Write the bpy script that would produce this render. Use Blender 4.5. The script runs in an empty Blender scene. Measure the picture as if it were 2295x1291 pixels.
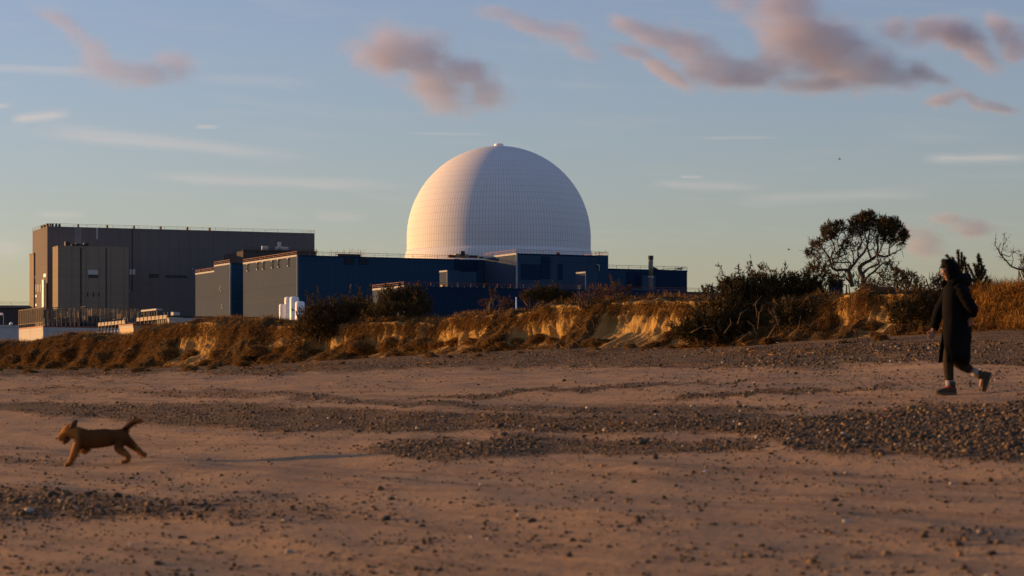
import bpy, bmesh, math, random
import numpy as np
from mathutils import Vector, Matrix, Quaternion
random.seed(7)
RNG = np.random.default_rng(11)
S = bpy.context.scene
COL = S.collection
R = math.radians
PI = math.pi

# ------------------------------------------------------------------ camera
F, CX, HY = 5419.0, 1147.5, 885.0        # focal length, centre column and horizon row of the 2295 px wide photograph
cam_d = bpy.data.cameras.new('camera')
cam = bpy.data.objects.new('camera', cam_d)
COL.objects.link(cam)
cam.location = (0, 0, 0)
cam.rotation_euler = (R(90), 0, 0)
cam_d.sensor_width = 36.0
cam_d.lens = 36.0 * F / 2295.0
cam_d.shift_y = (HY - 645.5) / 2295.0
cam_d.clip_start = 0.5
cam_d.clip_end = 40000
cam_d.dof.use_dof = True
cam_d.dof.focus_distance = 105.0
cam_d.dof.aperture_fstop = 3.4
S.camera = cam

# ------------------------------------------------------------------ sky and sun (sunrise over the sea, low on the left)
SUN_EL = R(5.0)
SUN_H = Vector((-0.944, 0.33, 0)).normalized()
SUN_DIR = Vector((SUN_H.x * math.cos(SUN_EL), SUN_H.y * math.cos(SUN_EL), math.sin(SUN_EL)))
W = bpy.data.worlds.new('World')
S.world = W
W.use_nodes = True
nt = W.node_tree
nt.nodes.clear()
sky = nt.nodes.new('ShaderNodeTexSky')
sky.sky_type = 'NISHITA'
sky.sun_disc = False
sky.sun_elevation = SUN_EL
sky.sun_rotation = math.atan2(SUN_H.x, SUN_H.y)
sky.air_density = 1.0
sky.dust_density = 0.6
sky.ozone_density = 1.5
bg = nt.nodes.new('ShaderNodeBackground')
bg.inputs['Strength'].default_value = 0.114
wo = nt.nodes.new('ShaderNodeOutputWorld')
wb = nt.nodes.new('ShaderNodeMix'); wb.data_type = 'RGBA'; wb.blend_type = 'MULTIPLY'      # the camera's cool white balance
wb.inputs[0].default_value = 1.0
wb.inputs[7].default_value = (0.930, 0.955, 1.40, 1)
nt.links.new(sky.outputs[0], wb.inputs[6])
# faint streaks of high ice cloud in the sky itself
def wm(op, a, b=None, c=None, clamp=False):
    m = nt.nodes.new('ShaderNodeMath'); m.operation = op; m.use_clamp = clamp
    for i, v in enumerate((a, b, c)):
        if v is None: continue
        if isinstance(v, (int, float)): m.inputs[i].default_value = v
        else: nt.links.new(v, m.inputs[i])
    return m.outputs[0]
tc = nt.nodes.new('ShaderNodeTexCoord'); sx = nt.nodes.new('ShaderNodeSeparateXYZ'); nt.links.new(tc.outputs['Generated'], sx.inputs[0])
yy = wm('MAXIMUM', sx.outputs[1], 0.05)
az, el = wm('DIVIDE', sx.outputs[0], yy), wm('DIVIDE', sx.outputs[2], yy)
cb = nt.nodes.new('ShaderNodeCombineXYZ'); nt.links.new(wm('MULTIPLY', az, 14.0), cb.inputs[0]); nt.links.new(wm('ADD', wm('MULTIPLY', el, 120.0), wm('MULTIPLY', az, 8.0)), cb.inputs[1])
nz = nt.nodes.new('ShaderNodeTexNoise'); nt.links.new(cb.outputs[0], nz.inputs['Vector']); nz.inputs['Scale'].default_value = 1.0; nz.inputs['Detail'].default_value = 6; nz.inputs['Roughness'].default_value = 0.6
def streak(x0, y0, x1, y1, w, amp):
    a0, e0, a1, e1 = (x0 - 1147.5) / 5419, (885 - y0) / 5419, (x1 - 1147.5) / 5419, (885 - y1) / 5419
    u = wm('DIVIDE', wm('SUBTRACT', az, a0), a1 - a0)
    ends = wm('MULTIPLY', wm('MULTIPLY', u, 5.0, None, True), wm('MULTIPLY', wm('SUBTRACT', 1.0, u), 3.0, None, True))
    d = wm('DIVIDE', wm('SUBTRACT', wm('SUBTRACT', el, e0), wm('MULTIPLY', u, e1 - e0)), w / 5419)
    d = wm('ADD', d, wm('MULTIPLY', wm('SUBTRACT', nz.outputs[0], 0.5), 3.0))
    g = wm('POWER', 2.718, wm('MULTIPLY', wm('MULTIPLY', d, d), -1.0))
    return wm('MULTIPLY', wm('MULTIPLY', g, ends), amp)
cir = wm('MULTIPLY', wm('SUBTRACT', nz.outputs[0], 0.52, None, True), 0.55)
for q in ((20, 270, 165, 256, 9, .75), (-60, 238, 32, 238, 5, .6), (60, 285, 720, 358, 14, .40), (-100, 150, 260, 166, 9, .35), (300, 392, 960, 420, 11, .32), (435, 284, 495, 284, 4, .5), (2060, 358, 2340, 356, 10, .5), (1450, 412, 1720, 420, 10, .28),
          (1520, 396, 1580, 396, 3, .4), (1640, 452, 2100, 428, 12, .22), (1560, 309, 1760, 309, 3, .25), (900, 299, 1120, 301, 3, .2), (80, 480, 200, 482, 6, .3), (-80, 555, 80, 560, 22, .35), (700, 485, 830, 488, 10, .2), (420, 178, 720, 184, 12, .16)):
    cir = wm('ADD', cir, streak(*q))
cm = nt.nodes.new('ShaderNodeMix'); cm.data_type = 'RGBA'
nt.links.new(wm('ADD', wm('MULTIPLY', cir, 0.75, None, True), 0.07), cm.inputs[0]); nt.links.new(wb.outputs[2], cm.inputs[6])
cm.inputs[7].default_value = (4.3, 3.65, 3.35, 1)
nt.links.new(cm.outputs[2], bg.inputs['Color'])
nt.links.new(bg.outputs[0], wo.inputs['Surface'])

sun_d = bpy.data.lights.new('sun', 'SUN')
sun_d.energy = 5.0
sun_d.angle = R(0.6)
sun_d.color = (1.0, 0.51, 0.17)
sun = bpy.data.objects.new('sun', sun_d)
COL.objects.link(sun)
sun.rotation_euler = SUN_DIR.to_track_quat('Z', 'Y').to_euler()

S.view_settings.view_transform = 'Standard'
S.view_settings.look = 'None'
S.view_settings.exposure = 0.5
S.view_settings.gamma = 1.0
S.cycles.use_denoising = True
S.cycles.max_bounces = 5
S.cycles.diffuse_bounces = 3
S.cycles.volume_bounces = 1
S.cycles.transparent_max_bounces = 8

# ------------------------------------------------------------------ helpers
def ux(px): return (px - CX) / F
def P(px, py, D): return Vector((ux(px) * D, D, (HY - py) / F * D))

def tag(o, label=None, cat=None, group=None, kind=None):
    if label: o['label'] = label
    if cat: o['category'] = cat
    if group: o['group'] = group
    if kind: o['kind'] = kind
    return o

def empty(name, loc=(0, 0, 0), rz=0.0):
    o = bpy.data.objects.new(name, None)
    COL.objects.link(o)
    o.location = loc
    o.rotation_euler = (0, 0, rz)
    o.empty_display_size = 0.2
    return o

def link_mesh(name, me, mat, parent=None):
    o = bpy.data.objects.new(name, me)
    COL.objects.link(o)
    if mat is not None and not me.materials: me.materials.append(mat)
    if parent is not None: o.parent = parent
    return o

def copy_tree(o, parent=None):
    c = o.copy()
    COL.objects.link(c)
    c.parent = parent
    for ch in list(o.children): copy_tree(ch, c)
    return c

class MB:
    """collects shapes that become ONE mesh object"""
    def __init__(s): s.v = []; s.f = []; s.sm = []; s.parts = []
    def add(s, vs, fs, smooth=False):
        n = len(s.v)
        s.parts.append(([tuple(v) for v in vs], [tuple(f) for f in fs], smooth))
        s.v += [tuple(v) for v in vs]
        s.f += [tuple(i + n for i in f) for f in fs]
        s.sm += [smooth] * len(fs)
        return s
    def box(s, x0, y0, z0, x1, y1, z1):
        vs = [(x, y, z) for z in (z0, z1) for y in (y0, y1) for x in (x0, x1)]
        return s.add(vs, [(0, 2, 3, 1), (4, 5, 7, 6), (0, 1, 5, 4), (2, 6, 7, 3), (0, 4, 6, 2), (1, 3, 7, 5)])
    def tube(s, pts, rad, n=6, smooth=True, caps=True):
        pts = [Vector(p) for p in pts]
        if not hasattr(rad, '__len__'): rad = [rad] * len(pts)
        vs = []; fs = []
        prev = None
        for i, p in enumerate(pts):
            d = (pts[min(i + 1, len(pts) - 1)] - pts[max(i - 1, 0)])
            if d.length < 1e-9: d = Vector((0, 0, 1))
            d.normalize()
            if prev is None:
                u = d.orthogonal().normalized()
            else:
                u = prev - d * prev.dot(d)
                u = u.normalized() if u.length > 1e-6 else d.orthogonal().normalized()
            prev = u
            w = d.cross(u)
            for k in range(n):
                a = 2 * PI * k / n
                vs.append(p + (u * math.cos(a) + w * math.sin(a)) * rad[i])
        for i in range(len(pts) - 1):
            for k in range(n):
                a, b = i * n + k, i * n + (k + 1) % n
                fs.append((a, b, b + n, a + n))
        if caps:
            fs.append(tuple(range(n - 1, -1, -1)))
            m = (len(pts) - 1) * n
            fs.append(tuple(m + k for k in range(n)))
        return s.add(vs, fs, smooth)
    def lathe(s, prof, n=24, c=(0, 0, 0), smooth=True):
        vs = []; fs = []
        for r, z in prof:
            for k in range(n):
                a = 2 * PI * k / n
                vs.append((c[0] + r * math.cos(a), c[1] + r * math.sin(a), c[2] + z))
        for i in range(len(prof) - 1):
            for k in range(n):
                a, b = i * n + k, i * n + (k + 1) % n
                fs.append((a, b, b + n, a + n))
        fs.append(tuple(range(n - 1, -1, -1)))
        m = (len(prof) - 1) * n
        fs.append(tuple(m + k for k in range(n)))
        return s.add(vs, fs, smooth)
    def build_each(s, name, mat, parent=None):
        return [MB().add(*q).build(name, mat, parent) for q in s.parts]      # every added shape its own part
    def build(s, name, mat, parent=None):
        me = bpy.data.meshes.new(name)
        me.from_pydata(s.v, [], s.f)
        me.polygons.foreach_set('use_smooth', s.sm)
        me.update()
        return link_mesh(name, me, mat, parent)

def np_mesh(name, V, T, mat, parent=None, smooth=False, attrs=None):
    """V (n,3) floats, T (m,k) ints (all faces with k corners)"""
    me = bpy.data.meshes.new(name)
    V = np.ascontiguousarray(V, np.float32); T = np.ascontiguousarray(T, np.int32)
    m, k = T.shape
    me.vertices.add(len(V)); me.vertices.foreach_set('co', V.ravel())
    me.loops.add(m * k); me.loops.foreach_set('vertex_index', T.ravel())
    me.polygons.add(m)
    me.polygons.foreach_set('loop_start', np.arange(0, m * k, k, dtype=np.int32))
    me.polygons.foreach_set('loop_total', np.full(m, k, np.int32))
    me.polygons.foreach_set('use_smooth', np.full(m, smooth, bool))
    me.update(calc_edges=True)
    for an, av in (attrs or {}).items():
        if av.ndim == 1:
            a = me.attributes.new(an, 'FLOAT', 'POINT'); a.data.foreach_set('value', np.ascontiguousarray(av, np.float32))
        else:
            a = me.attributes.new(an, 'FLOAT_COLOR', 'POINT')
            c = np.ones((len(av), 4), np.float32); c[:, :3] = av
            a.data.foreach_set('color', c.ravel())
    return link_mesh(name, me, mat, parent)

def _hash(ix, iy, iz, seed):
    h = (ix.astype(np.int64) * 374761393 + iy.astype(np.int64) * 668265263 + iz.astype(np.int64) * 2147483647 // 3 + seed * 974634541) & 0x7fffffff
    h = ((h ^ (h >> 13)) * 1274126177) & 0x7fffffff
    h = ((h ^ (h >> 16)) * 1911520717) & 0x7fffffff
    return (h ^ (h >> 15)) % 65536 / 32767.5 - 1.0

def vnoise(x, y, z=0.0, seed=0):
    x, y, z = np.broadcast_arrays(np.asarray(x, float), np.asarray(y, float), np.asarray(z, float))
    fx, fy, fz = np.floor(x), np.floor(y), np.floor(z)
    u, v, w = x - fx, y - fy, z - fz
    u, v, w = [q * q * (3 - 2 * q) for q in (u, v, w)]
    ix, iy, iz = fx.astype(np.int64), fy.astype(np.int64), fz.astype(np.int64)
    r = 0
    for a in (0, 1):
        for b in (0, 1):
            for c in (0, 1):
                r = r + _hash(ix + a, iy + b, iz + c, seed) * (u if a else 1 - u) * (v if b else 1 - v) * (w if c else 1 - w)
    return r

def fbm(x, y, z=0.0, oct=4, seed=0, gain=0.5):
    r, a, f = 0, 1.0, 1.0
    for i in range(oct):
        r = r + a * vnoise(np.asarray(x) * f + 13.7 * i, np.asarray(y) * f - 7.1 * i, np.asarray(z) * f + 3.3 * i, seed + i)
        a *= gain; f *= 2.03
    return r

def sstep(x, a, b):
    t = np.clip((np.asarray(x, float) - a) / (b - a), 0, 1)
    return t * t * (3 - 2 * t)

# ------------------------------------------------------------------ materials
class NT:
    def __init__(s, name):
        s.m = bpy.data.materials.new(name); s.m.use_nodes = True
        s.t = s.m.node_tree; s.t.nodes.clear()
        s.out = s.n('ShaderNodeOutputMaterial'); s.b = s.n('ShaderNodeBsdfPrincipled')
        s.l(s.b.outputs[0], s.out.inputs['Surface'])
        s.b.inputs['Specular IOR Level'].default_value = 0.3
    def n(s, typ, **kw):
        o = s.t.nodes.new(typ)
        for k, v in kw.items(): setattr(o, k, v)
        return o
    def l(s, a, b): s.t.links.new(a, b)
    def coord(s, which='Object'): return s.n('ShaderNodeTexCoord').outputs[which]
    def mapping(s, src, scale=(1, 1, 1), loc=(0, 0, 0), rot=(0, 0, 0)):
        m = s.n('ShaderNodeMapping'); s.l(src, m.inputs[0])
        m.inputs['Scale'].default_value = scale; m.inputs['Location'].default_value = loc; m.inputs['Rotation'].default_value = rot
        return m.outputs[0]
    def noise(s, src, scale, detail=4, rough=0.55, out='Fac'):
        m = s.n('ShaderNodeTexNoise'); s.l(src, m.inputs['Vector'])
        m.inputs['Scale'].default_value = scale; m.inputs['Detail'].default_value = detail; m.inputs['Roughness'].default_value = rough
        return m.outputs[out]
    def math(s, op, a, b=None, c=None, clamp=False):
        m = s.n('ShaderNodeMath', operation=op); m.use_clamp = clamp
        for i, v in enumerate((a, b, c)):
            if v is None: continue
            if isinstance(v, (int, float)): m.inputs[i].default_value = v
            else: s.l(v, m.inputs[i])
        return m.outputs[0]
    def ramp(s, src, stops, interp='LINEAR'):
        m = s.n('ShaderNodeValToRGB'); s.l(src, m.inputs[0]); e = m.color_ramp; e.interpolation = interp
        while len(e.elements) < len(stops): e.elements.new(0.5)
        for el, (p, c) in zip(e.elements, stops):
            el.position = p; el.color = (*c, 1) if len(c) == 3 else c
        return m.outputs[0]
    def mix(s, fac, a, b, mode='MIX'):
        m = s.n('ShaderNodeMix', data_type='RGBA', blend_type=mode)
        if isinstance(fac, (int, float)): m.inputs[0].default_value = fac
        else: s.l(fac, m.inputs[0])
        for i, v in ((6, a), (7, b)):
            if isinstance(v, tuple): m.inputs[i].default_value = (*v, 1)
            else: s.l(v, m.inputs[i])
        return m.outputs[2]
    def attr(s, name, out='Fac'): return s.n('ShaderNodeAttribute', attribute_name=name).outputs[out]
    def base(s, c):
        if isinstance(c, tuple): s.b.inputs['Base Color'].default_value = (*c, 1)
        else: s.l(c, s.b.inputs['Base Color'])
    def rough(s, v): s.b.inputs['Roughness'].default_value = v
    def bump(s, h, strength, dist):
        m = s.n('ShaderNodeBump'); s.l(h, m.inputs['Height'])
        m.inputs['Strength'].default_value = strength; m.inputs['Distance'].default_value = dist
        s.l(m.outputs[0], s.b.inputs['Normal'])

def mul(c, k): return tuple(min(1, x * k) for x in c)

def m_plain(name, c, rough=0.7, var=0.15, scale=3.0, metal=0.0):
    t = NT(name)
    f = t.noise(t.coord(), scale, 5)
    t.base(t.mix(f, mul(c, 1 - var), mul(c, 1 + var)))
    t.rough(rough); t.b.inputs['Metallic'].default_value = metal
    return t.m

def m_clad(name, c, seam=1.2, seam_h=6.0, var=0.18, dark=0.75, rough=0.6, streak=0.2):
    """profiled cladding / concrete: vertical seams, lift joints, rain streaks"""
    t = NT(name)
    co = t.coord()
    sep = t.n('ShaderNodeSeparateXYZ'); t.l(co, sep.inputs[0])
    h = t.math('ADD', sep.outputs[0], sep.outputs[1])
    fv = t.math('FRACT', t.math('DIVIDE', h, seam))
    fh = t.math('FRACT', t.math('DIVIDE', sep.outputs[2], seam_h))
    lv = t.math('LESS_THAN', fv, 0.10); lh = t.math('LESS_THAN', fh, 0.05)
    line = t.math('MAXIMUM', lv, lh)
    big = t.noise(t.mapping(co, (0.06, 0.06, 0.03)), 1.0, 5)
    st = t.noise(t.mapping(co, (0.9, 0.9, 0.03)), 1.0, 4)
    cell = t.n('ShaderNodeTexWhiteNoise', noise_dimensions='2D')
    cv = t.n('ShaderNodeCombineXYZ')
    t.l(t.math('FLOOR', t.math('DIVIDE', h, seam * 4)), cv.inputs[0]); t.l(t.math('FLOOR', t.math('DIVIDE', sep.outputs[2], seam_h)), cv.inputs[1])
    t.l(cv.outputs[0], cell.inputs['Vector'])
    col = t.mix(big, mul(c, 1 - var), mul(c, 1 + var))
    col = t.mix(t.math('MULTIPLY', cell.outputs[0], 0.35), col, mul(c, 0.86))
    col = t.mix(t.math('MULTIPLY', t.ramp(st, [(0.5, (0, 0, 0)), (0.75, (1, 1, 1))]), streak), col, mul(c, 0.55))
    col = t.mix(t.math('MULTIPLY', line, 1 - dark), col, mul(c, 0.35))
    t.base(col); t.rough(max(rough, .85)); t.b.inputs['Specular IOR Level'].default_value = 0.08
    return t.m

# ------------------------------------------------------------------ the lie of the land: t runs along the low cliff, s runs out over the beach
O0 = np.array([11.7, 60.0]); TD = np.array([-0.5736, 0.8192]); ND = np.array([-0.8192, -0.5736])
def st2xy(s, t):
    s, t = np.broadcast_arrays(np.asarray(s, float), np.asarray(t, float))
    return O0[0] + s * ND[0] + t * TD[0], O0[1] + s * ND[1] + t * TD[1]
def xy2st(x, y):
    dx, dy = np.asarray(x, float) - O0[0], np.asarray(y, float) - O0[1]
    return dx * ND[0] + dy * ND[1], dx * TD[0] + dy * TD[1]
def px2t(px, s=0.0):
    u = (np.asarray(px, float) - CX) / F
    return (O0[0] + s * ND[0] - u * (O0[1] + s * ND[1])) / (u * TD[1] - TD[0])
def px2Y(px, s=0.0): return O0[1] + s * ND[1] + px2t(px, s) * TD[1]
_top = np.array([(-200, 776), (0, 768), (60, 760), (130, 747), (180, 753), (215, 757), (250, 752), (300, 738), (350, 732), (420, 719), (470, 714), (520, 725), (560, 722),
                 (600, 720), (660, 726), (720, 722), (800, 720), (870, 716), (980, 708), (1060, 703), (1140, 698), (1190, 693), (1240, 682), (1300, 678), (1360, 672),
                 (1440, 668), (1500, 668), (1560, 670), (1640, 668), (1750, 666), (1870, 654), (2000, 652), (2100, 650), (2200, 650), (2295, 644), (2500, 640)], float)
_bot = np.array([(-200, 832), (0, 828), (200, 826), (400, 823), (600, 818), (800, 808), (1000, 795), (1150, 786), (1300, 776), (1500, 772), (1700, 775), (1850, 768), (2000, 750),
                 (2100, 744), (2200, 738), (2295, 732), (2500, 725)], float)
_tt, _zt = px2t(_top[:, 0]), (HY - _top[:, 1]) / F * px2Y(_top[:, 0])
_tb, _zb = px2t(_bot[:, 0]), (HY - _bot[:, 1]) / F * px2Y(_bot[:, 0])
def ztop(t): return np.interp(t, _tt[::-1], _zt[::-1])
def zbase(t): return np.interp(t, _tb[::-1], _zb[::-1])
def _s(x): return sum(np.interp(x + d, [-4, 0, 10, 21.9, 31.7, 43.8, 60, 100, 140], [1.6, 1.35, 0.74, 0.0, -0.80, -1.62, -2.6, -4.6, -6.6]) for d in (-1.5, -0.5, 0.5, 1.5)) / 4
def beach0(s, t): return _s(np.asarray(s, float)) + (zbase(t) - 1.35) * np.exp(-np.clip(s, 0, None) / 7.0)
def beach_z(s, t):
    s = np.asarray(s, float); t = np.asarray(t, float)
    w = sstep(s, 0, 3)
    b = 0.055 * fbm(s * 0.42 + 0.05 * t, t * 0.07, 0, 3, 5) + 0.022 * fbm(s * 0.9, t * 0.5, 0, 3, 9) + 0.020 * fbm(s * 2.2 + t * 0.3, t * 0.9, 0, 3, 15)
    return beach0(s, t) + b * w
def ground_hit(px, py):
    """where a photograph pixel's ray meets the beach"""
    px, py = np.asarray(px, float), np.asarray(py, float)
    u, v = (px - CX) / F, (HY - py) / F
    lo, hi = np.full(u.shape, 8.0), np.full(u.shape, 140.0)
    for _ in range(44):
        m = (lo + hi) / 2
        s, t = xy2st(u * m, m)
        below = v * m < beach_z(s, t)
        hi = np.where(below, m, hi); lo = np.where(below, lo, m)
    m = (lo + hi) / 2
    return u * m, m, v * m

# shingle belts (column, upper row, lower row, cover)
BANDS = [
    [(-300, 830, 850, .75), (0, 818, 845, .75), (500, 808, 842, .75), (1000, 780, 826, .8), (1500, 760, 820, .85), (1850, 758, 828, .85), (2000, 745, 796, .85), (2150, 738, 804, .8), (2295, 730, 818, .75), (2600, 720, 818, .75)],
    [(1150, 824, 828, .5), (1600, 816, 826, .9), (2100, 796, 812, .9), (2295, 800, 824, .9), (2600, 800, 830, .9)],
    [(860, 890, 897, .4), (1100, 877, 889, .95), (1250, 869, 879, .95), (1530, 858, 865, .7), (1800, 846, 852, .4)],
    [(1450, 893, 900, .3), (1530, 887, 898, .8), (1800, 872, 881, .8), (2010, 860, 868, .5)],
    [(-300, 880, 930, .6), (0, 900, 924, .6), (110, 902, 934, .8), (240, 903, 945, .9), (400, 903, 955, .92), (600, 905, 970, .92), (900, 922, 968, .95), (1250, 930, 968, .95), (1530, 930, 968, .8), (1620, 940, 960, .3)],
    [(-300, 860, 890, .4), (0, 868, 885, .4), (500, 870, 892, .5), (900, 896, 908, .6), (1300, 905, 930, .6), (1800, 905, 925, .5)],
    [(1380, 925, 965, .7), (1700, 918, 975, .75), (1760, 940, 1006, .95), (1900, 925, 1017, 1.2), (2100, 918, 1020, 1.25), (2295, 905, 1022, 1.25), (2600, 895, 1026, 1.2)],
    [(780, 1002, 1018, .3), (930, 984, 1030, .85), (1170, 978, 1026, .85), (1300, 985, 1020, .7), (1720, 985, 1010, .7)],
    [(-300, 1075, 1175, .8), (0, 1085, 1172, .8), (200, 1095, 1170, .65), (330, 1108, 1165, .55), (520, 1110, 1172, .42), (780, 1112, 1165, .3), (900, 1120, 1150, .1)],
    [(230, 1060, 1100, .05), (300, 1062, 1100, .22), (480, 1064, 1096, .2), (620, 1070, 1090, .05)],
    [(-200, 1020, 1040, .5), (60, 1022, 1042, .5), (150, 1025, 1045, .35), (220, 1030, 1040, .05)],
]
def cover(px, py):
    px, py = np.asarray(px, float), np.asarray(py, float)
    m = np.zeros(np.broadcast(px, py).shape)
    j = 7.0 * fbm(px / 90.0, py / 26.0, 0, 4, 31) + 3.0 * fbm(px / 16.0, py / 5.0, 0, 3, 33)
    for b in BANDS:
        a = np.array(b, float)
        y0, y1, d = (np.interp(px, a[:, 0], a[:, k], left=np.nan, right=np.nan) for k in (1, 2, 3))
        e = np.maximum(4.0, 0.30 * (y1 - y0))
        q = d * sstep(py + j, y0 - e, y0 + e) * (1 - sstep(py + j, y1 - e, y1 + e))
        m = np.maximum(m, np.nan_to_num(q))
    return m
def project(x, y, z):
    y = np.maximum(y, 1.0)
    return CX + F * x / y, HY - F * z / y

def axis(pieces):
    out = []
    for a, b, st in pieces: out.append(np.arange(a, b, st))
    return np.concatenate(out)
def grid_faces(n, m):
    i = np.arange(n - 1)[:, None] * m + np.arange(m - 1)[None, :]
    return np.stack([i, i + 1, i + m + 1, i + m], -1).reshape(-1, 4)

# --- beach
def sand_material():
    t = NT('sand_and_shingle')
    co = t.coord()
    g = t.attr('shingle')
    n1 = t.noise(t.mapping(co, (0.35, 0.35, 0.35)), 1.0, 6)
    n2 = t.noise(co, 14.0, 5, 0.65)
    n3 = t.noise(co, 160.0, 3, 0.7)
    sand = t.mix(n1, (0.29, 0.188, 0.103), (0.39, 0.258, 0.142))
    sand = t.mix(t.math('MULTIPLY', t.ramp(n2, [(0.50, (0, 0, 0)), (0.72, (1, 1, 1))]), 0.55), sand, (0.20, 0.13, 0.075))
    sand = t.mix(t.math('MULTIPLY', n3, 0.4), sand, (0.42, 0.285, 0.165))
    rc = t.mapping(co, (1, 1, 1), (0, 0, 0), (0, 0, R(-125)))
    sk = t.noise(t.mapping(rc, (0.22, 2.6, 1.0)), 1.0, 6, 0.66)
    sand = t.mix(t.math('MULTIPLY', t.ramp(sk, [(0.47, (0, 0, 0)), (0.66, (1, 1, 1))]), 0.62), sand, (0.165, 0.108, 0.065))
    vo = t.n('ShaderNodeTexVoronoi', feature='F1'); t.l(co, vo.inputs['Vector']); vo.inputs['Scale'].default_value = 26.0
    sp = t.n('ShaderNodeSeparateColor'); t.l(vo.outputs['Color'], sp.inputs[0])
    peb = t.ramp(sp.outputs[0], [(0.0, (0.030, 0.020, 0.011)), (0.35, (0.090, 0.056, 0.027)), (0.6, (0.135, 0.082, 0.036)), (0.85, (0.068, 0.047, 0.028)), (0.97, (0.30, 0.24, 0.17))])
    gm = t.math('ADD', g, t.math('MULTIPLY', t.math('SUBTRACT', n2, 0.5), 0.9))
    gm = t.ramp(gm, [(0.30, (0, 0, 0)), (0.62, (1, 1, 1))])
    t.base(t.mix(t.math('MULTIPLY', gm, 0.85), sand, peb))
    t.rough(0.95); t.b.inputs['Specular IOR Level'].default_value = 0.1
    rip = t.noise(t.mapping(co, (2.2, 2.2, 2.2), (0, 0, 0), (0, 0, R(-35))), 1.0, 6, 0.68)
    hh = t.math('ADD', t.math('MULTIPLY', t.math('SUBTRACT', 1.0, vo.outputs['Distance']), t.math('MULTIPLY', gm, 1.2)), t.math('ADD', t.math('MULTIPLY', n2, 0.9), t.math('ADD', t.math('MULTIPLY', n3, 0.2), t.math('MULTIPLY', rip, 3.0))))
    t.bump(hh, 0.75, 0.03)
    return t.m
M_SAND = sand_material()
_bs = axis([(-3, 66, 0.17), (66, 140, 4)])
_bt = axis([(-400, -75, 12), (-75, 80, 0.2), (80, 400, 10)])
_ss, _ts = np.meshgrid(_bs, _bt)
_x, _y = st2xy(_ss, _ts)
_z = beach_z(_ss, _ts)
_p = project(_x, _y, _z)
beach = np_mesh('beach', np.stack([_x, _y, _z], -1).reshape(-1, 3), grid_faces(len(_bt), len(_bs))[:, ::-1], M_SAND, None, True,
                {'shingle': np.clip(cover(*_p), 0, 1).ravel() * (_y > 8).ravel()})
tag(beach, 'brown sand beach with belts of dark shingle', None, None, 'structure')

# --- sea beyond the beach (behind and left of the camera)
t_ = NT('sea_water'); t_.base((0.02, 0.03, 0.035)); t_.rough(0.15); t_.bump(t_.noise(t_.coord(), 0.6, 5), 0.5, 0.3)
mb = MB()
q = [st2xy(a, b) for a, b in ((78, -9000), (9000, -9000), (9000, 9000), (78, 9000))]
mb.add([(float(x), float(y), -3.35) for x, y in q], [(0, 1, 2, 3)])
tag(mb.build('sea', t_.m), 'calm sea at the foot of the beach', None, None, 'structure')

# --- the low eroding cliff
BARE = [(-200, -100, .4), (130, 175, .3), (385, 480, .75), (590, 650, .6), (695, 765, .9), (800, 872, 1), (885, 910, .6), (935, 1010, .9), (1012, 1082, 1), (1138, 1275, 1), (1345, 1575, 1), (1830, 1880, .8), (1928, 1995, 1), (2035, 2060, .5)]
def bare(t):
    u = np.zeros(np.shape(t))
    for a, b, k in BARE:
        ta, tb = px2t(b, .55), px2t(a, .55)
        u = np.maximum(u, k * sstep(t, ta - .25, ta + .25) * (1 - sstep(t, tb - .25, tb + .25)))
    return u
def sb_of(t): return 0.50 * vnoise(t * 0.20, 3.1, 0, 41) + 0.22 * vnoise(t * 0.6, 1.7, 0, 43) + 0.08 * vnoise(t * 1.9, 5.7, 0, 45) - 0.35
def cliff_surface(u, t):
    """u: 0 foot on the beach .. 0.72 lip .. 1 back on the turf"""
    u, t = np.broadcast_arrays(np.asarray(u, float), np.asarray(t, float))
    br = bare(t); sb = sb_of(t) * (1 - .55 * br) - 0.14 * br
    w = 1.15 - 0.30 * br + 0.25 * vnoise(t * 0.8, 9.0, 0, 47)
    zt, zb_ = ztop(t), zbase(t); h = zt - zb_
    K = [0.0, 0.14, 0.30, 0.60, 0.68, 0.74, 0.84, 1.0]
    sk = [sb + w + 2.4, sb + w + 0.3, sb + w * (0.72 - .38 * br), sb + 0.20, sb + 0.16 + 0.12 * br, sb - 0.15, sb - 1.3, sb - 9.5]
    zk = [beach_z(sb + w + 2.4, t) - 0.3, beach_z(sb + w + 0.3, t) + 0.0, zb_ + 0.22 * h, zb_ + 0.78 * h, zb_ + 0.92 * h, zt, zt + 0.02, zt - 0.35]
    s = np.zeros(u.shape); z = np.zeros(u.shape)
    for k in range(len(K)):
        xp = np.zeros(len(K)); xp[k] = 1
        wgt = np.interp(u, K, xp)
        s += wgt * sk[k]; z += wgt * zk[k]
    act = sstep(u, 0.05, 0.2) * (1 - 0.6 * sstep(u, 0.74, 0.9))
    vs = 0.07 * br * vnoise(t * 7.0 + z * 1.5, z * 0.9, 0, 63) + 0.05 * vnoise(t * 17.0 + z * 2, z * 1.8, 0, 65)
    ledge = 0.06 * br * vnoise(t * 0.8, z * 7.0, 0, 67)
    d = act * (vs + ledge + 0.20 * (1 - .55 * br) * fbm(t * 0.9, z * 1.1, s * 0.5, 3, 51) + 0.09 * (1 - .5 * br) * fbm(t * 3.2, z * 2.2, s * 2, 3, 53) + 0.05 * fbm(t * 9, z * 2.5, s * 3, 2, 57))
    s = s + d * (1 - 0.7 * sstep(u, 0.7, 0.8)); z = z + d * (0.35 + 0.5 * sstep(u, 0.7, 0.8))
    return s, z
_cu = np.concatenate([np.linspace(0, 0.14, 8)[:-1], np.linspace(0.14, 0.76, 62)[:-1], np.linspace(0.76, 1, 18)])
_ct = axis([(-120, -14, 1.0), (-14, 74, 0.06), (74, 220, 1.0)])
_uu, _tt2 = np.meshgrid(_cu, _ct)
_cs, _cz = cliff_surface(_uu, _tt2)
_x, _y = st2xy(_cs, _tt2)
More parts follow.
